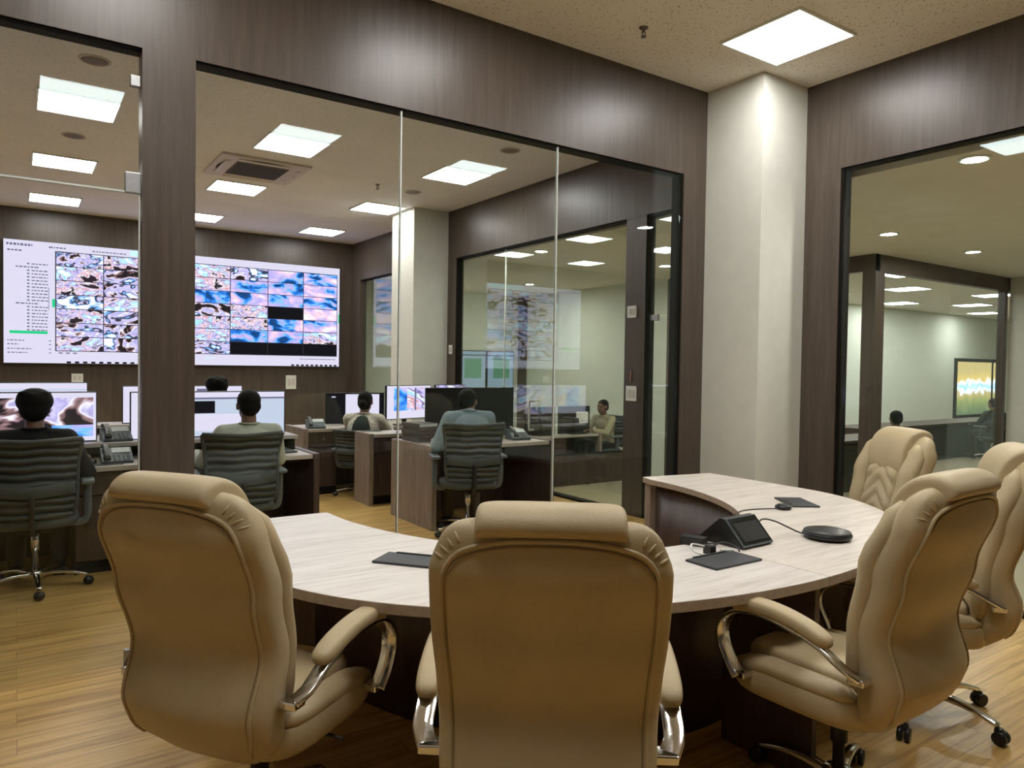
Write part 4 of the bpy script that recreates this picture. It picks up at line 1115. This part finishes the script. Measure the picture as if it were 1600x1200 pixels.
# ------------------------------------------------------------------ people
def person(lab, x, y, az, shirt, trousers, lean=.12, head_fwd=.05, head_turn=0.0, wr=None, hair='short', sh=.47, vest=False, sleeve=1.0, group='seated people', fz=0.0, tall=0.0):
    t = thing('person', lab, 'person', (x, y, fz), face_dir(az), group)
    U = Vector((0, math.sin(lean), math.cos(lean))); Fw = Vector((0, math.cos(lean), -math.sin(lean)))
    P = Vector((0, -.06, sh + .095))
    rotT = Matrix((Vector((1, 0, 0)), Fw, U)).transposed()
    S = P + U * (.415 + tall); N = P + U * (.455 + tall)
    hd = (U + Vector((0, head_fwd * 2.2, 0))).normalized()
    Hc = N + hd * (.145 - tall * .9) + Vector((0, head_fwd * .2, 0))
    rotH = Matrix.Rotation(-head_turn, 3, 'Z') @ Matrix.Rotation(-(lean * .3 + head_fwd), 3, 'X')
    def H(v): return Hc + rotH @ Vector(v)
    wr = wr or [(-.17, .40, .79), (.17, .40, .79)]
    body = MB(); shirtm = MB(); tro = MB()
    # torso
    body.ellipsoid(P + U * .10, (.14, .10, .16), 16, rotT); body.ellipsoid(P + U * .30, (.155, .09, .17), 16, rotT)
    shirtm.ellipsoid(P + U * .04, (.170, .125, .13), 20, rotT); shirtm.ellipsoid(P + U * .16, (.172, .122, .17), 20, rotT); shirtm.ellipsoid(P + U * (.29 + tall * .8) - Fw * .01, (.188, .118, .165), 20, rotT); shirtm.capsule(N - U * .07, .068, N - U * .008, .060)
    body.capsule(N - U * .05, .056, N + hd * .09, .052)
    # head
    body.ellipsoid(H((0, -.008, .022)), (.076, .094, .094), 24, rotH); body.ellipsoid(H((0, .028, -.035)), (.060, .066, .080), 20, rotH)
    body.ellipsoid(H((0, .052, -.088)), (.030, .026, .022), 14, rotH)
    body.capsule(H((0, .090, .012)), .010, H((0, .108, -.022)), .015, 10)
    body.ellipsoid(H((0, .088, -.058)), (.024, .010, .008), 12, rotH)
    for s in (-1, 1): body.ellipsoid(H((s * .079, -.006, -.004)), (.010, .020, .032), 12, rotH)
    for s in (-1, 1): body.ellipsoid(H((s * .032, .078, .028)), (.022, .014, .009), 10, rotH)
    Hnd = []
    for k, s in enumerate((-1, 1)):
        J = S + Vector((s * .180, 0, -.01)); W = Vector(wr[k])
        d = W - J; L1, L2 = .285, .255
        D = min(d.length, L1 + L2 - .005)
        a = (L1 * L1 - L2 * L2 + D * D) / (2 * D); h = math.sqrt(max(0, L1 * L1 - a * a))
        u = d.normalized(); dn = Vector((s * .45, -.15, -1)); dn = (dn - u * dn.dot(u)).normalized()
        E = J + u * a + dn * h; W = J + u * D
        body.capsule(J, .050, E, .041); body.capsule(E, .040, W, .027)
        shirtm.capsule(N + Vector((s * .06, 0, -.03)), .052, J, .062); shirtm.capsule(J, .064, E, .054)
        if sleeve > .5: shirtm.capsule(E, .053, lerp(E, W, .90), .040)
        # hand with five fingers
        f = (W - E).normalized(); f = Vector((f.x, f.y, f.z * .3)).normalized(); side = Vector((0, 0, 1)).cross(f).normalized(); upn = f.cross(side)
        rh = Matrix((side, f, upn)).transposed()
        body.ellipsoid(W + f * .050, (.040, .052, .015), 14, rh)
        for q, (o_, ln) in enumerate(((-.030, .058), (-.010, .072), (.011, .076), (.031, .066))):
            if s > 0: pass
            else: o_ = -o_
            b0 = W + f * .088 + side * o_; b1 = b0 + f * ln * .55 - upn * .006; b2 = b1 + f * ln * .42 - upn * .024
            body.capsule(b0, .0095, b1, .0088, 8); body.capsule(b1, .0088, b2, .0075, 8)
        th0 = W + f * .030 - side * s * -.030 * -1; th0 = W + f * .028 + side * (-s) * -.034
        th1 = th0 + f * .030 + side * s * .022; th2 = th1 + f * .030 + side * s * .004
        body.capsule(th0, .0115, th1, .0105, 8); body.capsule(th1, .0105, th2, .0088, 8)
    # legs
    for s in (-1, 1):
        hip = P + Vector((s * .092, .02, -.03)); kn = Vector((s * .125, .37, max(sh + .06, .44))); an = Vector((s * .125, .33, .09))
        body.capsule(hip, .075, kn, .055); body.capsule(kn, .052, an, .036); body.capsule(an, .036, an + Vector((0, .10, -.045)), .034)
        tro.capsule(hip, .090, kn, .070); tro.capsule(kn, .069, an + Vector((0, 0, .02)), .056)
    tro.ellipsoid(P + Vector((0, -.01, -.02)), (.178, .135, .115), 20)
    bo = body.blob('body', 'skin', t, .0065, 3)
    so = shirtm.blob('shirt', shirt, t, .010, 5)
    m = MB(); ring = []
    for q in range(21):
        a = 2 * pi * q / 20; ring.append(N + U * .012 + Vector((.060 * math.cos(a), .058 * math.sin(a), .006 * math.cos(a * 2))) - Vector((0, 0, .012 * math.sin(a))))
    m.bar(ring, .030, .010, up=(0, 0, 1)); m.build('collar', shirt, so)
    tro.blob('trousers', trousers, t, .012, 4)
    if vest:
        v = MB(); v.ellipsoid(P + U * .10, (.184, .134, .17), 20, rotT); v.ellipsoid(P + U * .28 - Fw * .012, (.150, .136, .172), 20, rotT); v.blob('waistcoat', 'cloth_vest', t, .010, 4)
    for s in (-1, 1):
        an = Vector((s * .125, .33, .09)); m = MB()
        m.capsule(an + Vector((0, -.045, -.045)), .040, an + Vector((0, .13, -.055)), .036); m.ellipsoid(an + Vector((0, .0, -.02)), (.045, .055, .05), 14)
        m.box(an + Vector((0, .045, -.082)), (.082, .25, .016), .006)
        m.blob('shoe', 'shoe', t, .008, 3)
    # hair
    hm = MB()
    if hair == 'bulky':
        hm.ellipsoid(H((0, -.022, .048)), (.106, .112, .088), 24, rotH); hm.ellipsoid(H((0, -.055, .0)), (.086, .070, .085), 20, rotH)
        for q in range(16):
            a = q * 2.4; hm.ellipsoid(H((.066 * math.cos(a), -.03 + .072 * math.sin(a), .070 + .020 * math.sin(q * 1.7))), (.034, .034, .030), 10)
    elif hair == 'tied':
        hm.ellipsoid(H((0, -.016, .036)), (.085, .100, .090), 24, rotH); hm.ellipsoid(H((0, -.05, -.01)), (.078, .066, .090), 20, rotH); hm.ellipsoid(H((0, -.110, -.03)), (.048, .042, .048), 16, rotH)
    else:
        hm.ellipsoid(H((0, -.018, .040)), (.083, .097, .082), 24, rotH); hm.ellipsoid(H((0, -.048, .0)), (.077, .062, .078), 20, rotH)
    hm.blob('hair', 'hair', t, .008, 2)
    for s in (-1, 1): MB().ellipsoid(H((s * .031, .082, .008)), (.013, .010, .008), 12, rotH).build('eye', 'eye', bo)
    return t
person('person in a black shirt with bushy black hair at the photo\'s left edge', .10, 5.60, 4, 'cloth_black', 'trouser_dark', .10, .03, 0, [(-.10, .40, .79), (.28, .30, .79)], 'bulky', sleeve=0.0)
person('person in a pale mint shirt seen from behind, before a white ultrawide monitor', 1.41, 5.50, 2, 'cloth_mint', 'trouser_dark', .06, .02, 0, [(-.30, .36, .785), (.20, .36, .785)])
person('person in a pale blue shirt leaning over a desk, seen from behind', 3.33, 5.52, 18, 'cloth_blue', 'trouser_tan', .22, .10, .5, [(-.26, .30, .785), (.16, .40, .785)], tall=.055)
person('person in a cream print blouse and dark waistcoat with tied hair, sitting between two desks', 3.27, 7.76, 38, 'cloth_cream', 'trouser_dark', .16, .05, 0, [(-.12, .40, .80), (.20, .38, .80)], 'tied', sh=.36, vest=True)
person('person in a navy shirt mostly hidden behind the box files, one arm reaching out', 4.08, 6.86, -25, 'cloth_navy', 'trouser_dark', .25, .08, -.3, [(-.36, .36, .80), (.14, .40, .80)], sh=.40)
person('person in the second row, only the dark head showing above the near monitor', 1.60, 7.42, 0, 'cloth_black', 'trouser_dark', .04, .02, 0, [(-.20, .36, .80), (.20, .36, .80)], 'bulky', sh=.52)
dup(mc, (3.25, 7.73, 0), face_dir(38), 'grey ribbed mesh chair under the woman in the cream print blouse', GM).scale = (1, 1, .76)
dup(mc, (4.10, 6.84, 0), face_dir(-25), 'grey ribbed mesh chair under the person in the navy shirt', GM).scale = (1, 1, .84)
# people on the lower floor beyond the glass
person('person in a yellowish shirt facing left at the corridor desk, beyond the control room glass', 7.85, 8.85, -95, 'cloth_beige', 'trouser_dark', .10, .04, 0, [(-.15, .40, .79), (.15, .40, .79)], sh=.45, fz=FL)
dup(mc, (7.88, 8.86, FL), face_dir(-95), 'grey ribbed mesh chair at the corridor desk under the person in yellowish shirt', GM)
person('person in a beige shirt behind the glass front of the far office', 10.3, 5.42, 40, 'cloth_beige', 'trouser_dark', .05, .02, 0, [(-.20, .36, .79), (.20, .36, .79)], sh=.42, fz=FL)
dup(mc, (10.28, 5.40, FL), face_dir(40), 'grey ribbed mesh chair under the person behind the far office glass front', GM)
person('person as a small dark figure before the bright garden window', 16.6, 6.75, 20, 'cloth_black', 'trouser_dark', .05, .02, 0, [(-.12, .36, .7), (.12, .36, .7)], sh=.45, fz=FL)
dup(mc, (16.58, 6.73, FL), face_dir(20), 'grey ribbed mesh chair under the small figure before the garden window', GM)
desk('reception_desk', 'low dark desk standing in the corridor beyond the control room glass', 5.75, 7.55, 8.55, 9.2, None, 'desk_light', ((5.8, 6.9),), None, True).location.z = FL
t = thing('screen_panel', 'low dark screen panel along the foot of the corridor desk', 'panel', (6.95, 8.46, FL))
MB().box((0, 0, .23), (2.5, .04, .46), .004).build('board', 'desk_dark', t); MB().box((0, 0, .465), (2.52, .06, .02), .003).build('cap_rail', 'edge_dark', t)
for x_, wd_, lab_, pp_ in ((6.52, .55, 'dark monitor seen from behind, the left one on the corridor desk', False), (7.18, .62, 'dark monitor with white paper on its back, on the corridor desk', True)):
    t = monitor(lab_, x_, 8.80, FL + .75, 180, wd_, .42, [(0, 1, 0, 1, 1, None)], 'monitors on the corridor desk')
    if pp_: MB().box((-.15, .042, .24), (.24, .004, .18)).build('paper_note', 'paper', t)

# ------------------------------------------------------------------ furniture beyond the right glass
def counter(lab, x0, x1, y0, y1, h):
    t = thing('office_counter', lab, 'counter', ((x0 + x1) / 2, (y0 + y1) / 2, FL), 0, 'dark counters in the far office')
    wx, wy = x1 - x0, y1 - y0
    MB().box((0, 0, h - .02), (wx, wy, .04), .005).build('worktop', 'desk_dark', t)
    MB().box((0, wy / 2 - .05, (h - .04) / 2), (wx - .04, .03, h - .04)).build('front_panel', 'desk_dark', t)
    MB().box((0, -wy / 2 + .05, (h - .04) / 2), (wx - .04, .03, h - .04)).build('front_panel', 'sofa', t)
    for s in (-1, 1): MB().box((s * (wx / 2 - .02), 0, (h - .04) / 2), (.03, wy - .04, h - .04)).build('side_panel', 'desk_dark', t)
counter('low dark counter along the glass front of the far office', 9.45, 12.35, 5.95, 6.6, .76)
counter('long dark counter deeper in the far office below the garden window', 12.6, 19.0, 7.2, 7.9, .74)
counter('short dark counter behind the left glass of the far office', 9.0, 9.4, 6.3, 7.7, .74)
t = thing('desk_lamp', 'small dark desk lamp head angled up behind the far office\'s left glass', 'lamp', (9.2, 6.60, FL + .74))
MB().lathe([(.01, 0), (.07, 0), (.07, .015), (.01, .02)], 16).build('base', 'black_plastic', t)
MB().tube(spline([(0, 0, .01), (-.03, -.05, .2), (-.02, -.02, .36)], 5), .012, 8).build('stem', 'black_plastic', t)
MB().box((.05, -.05, .40), (.26, .06, .04), .01, rz=-.6, ry=-.35).build('lamp_head', 'black_plastic', t)
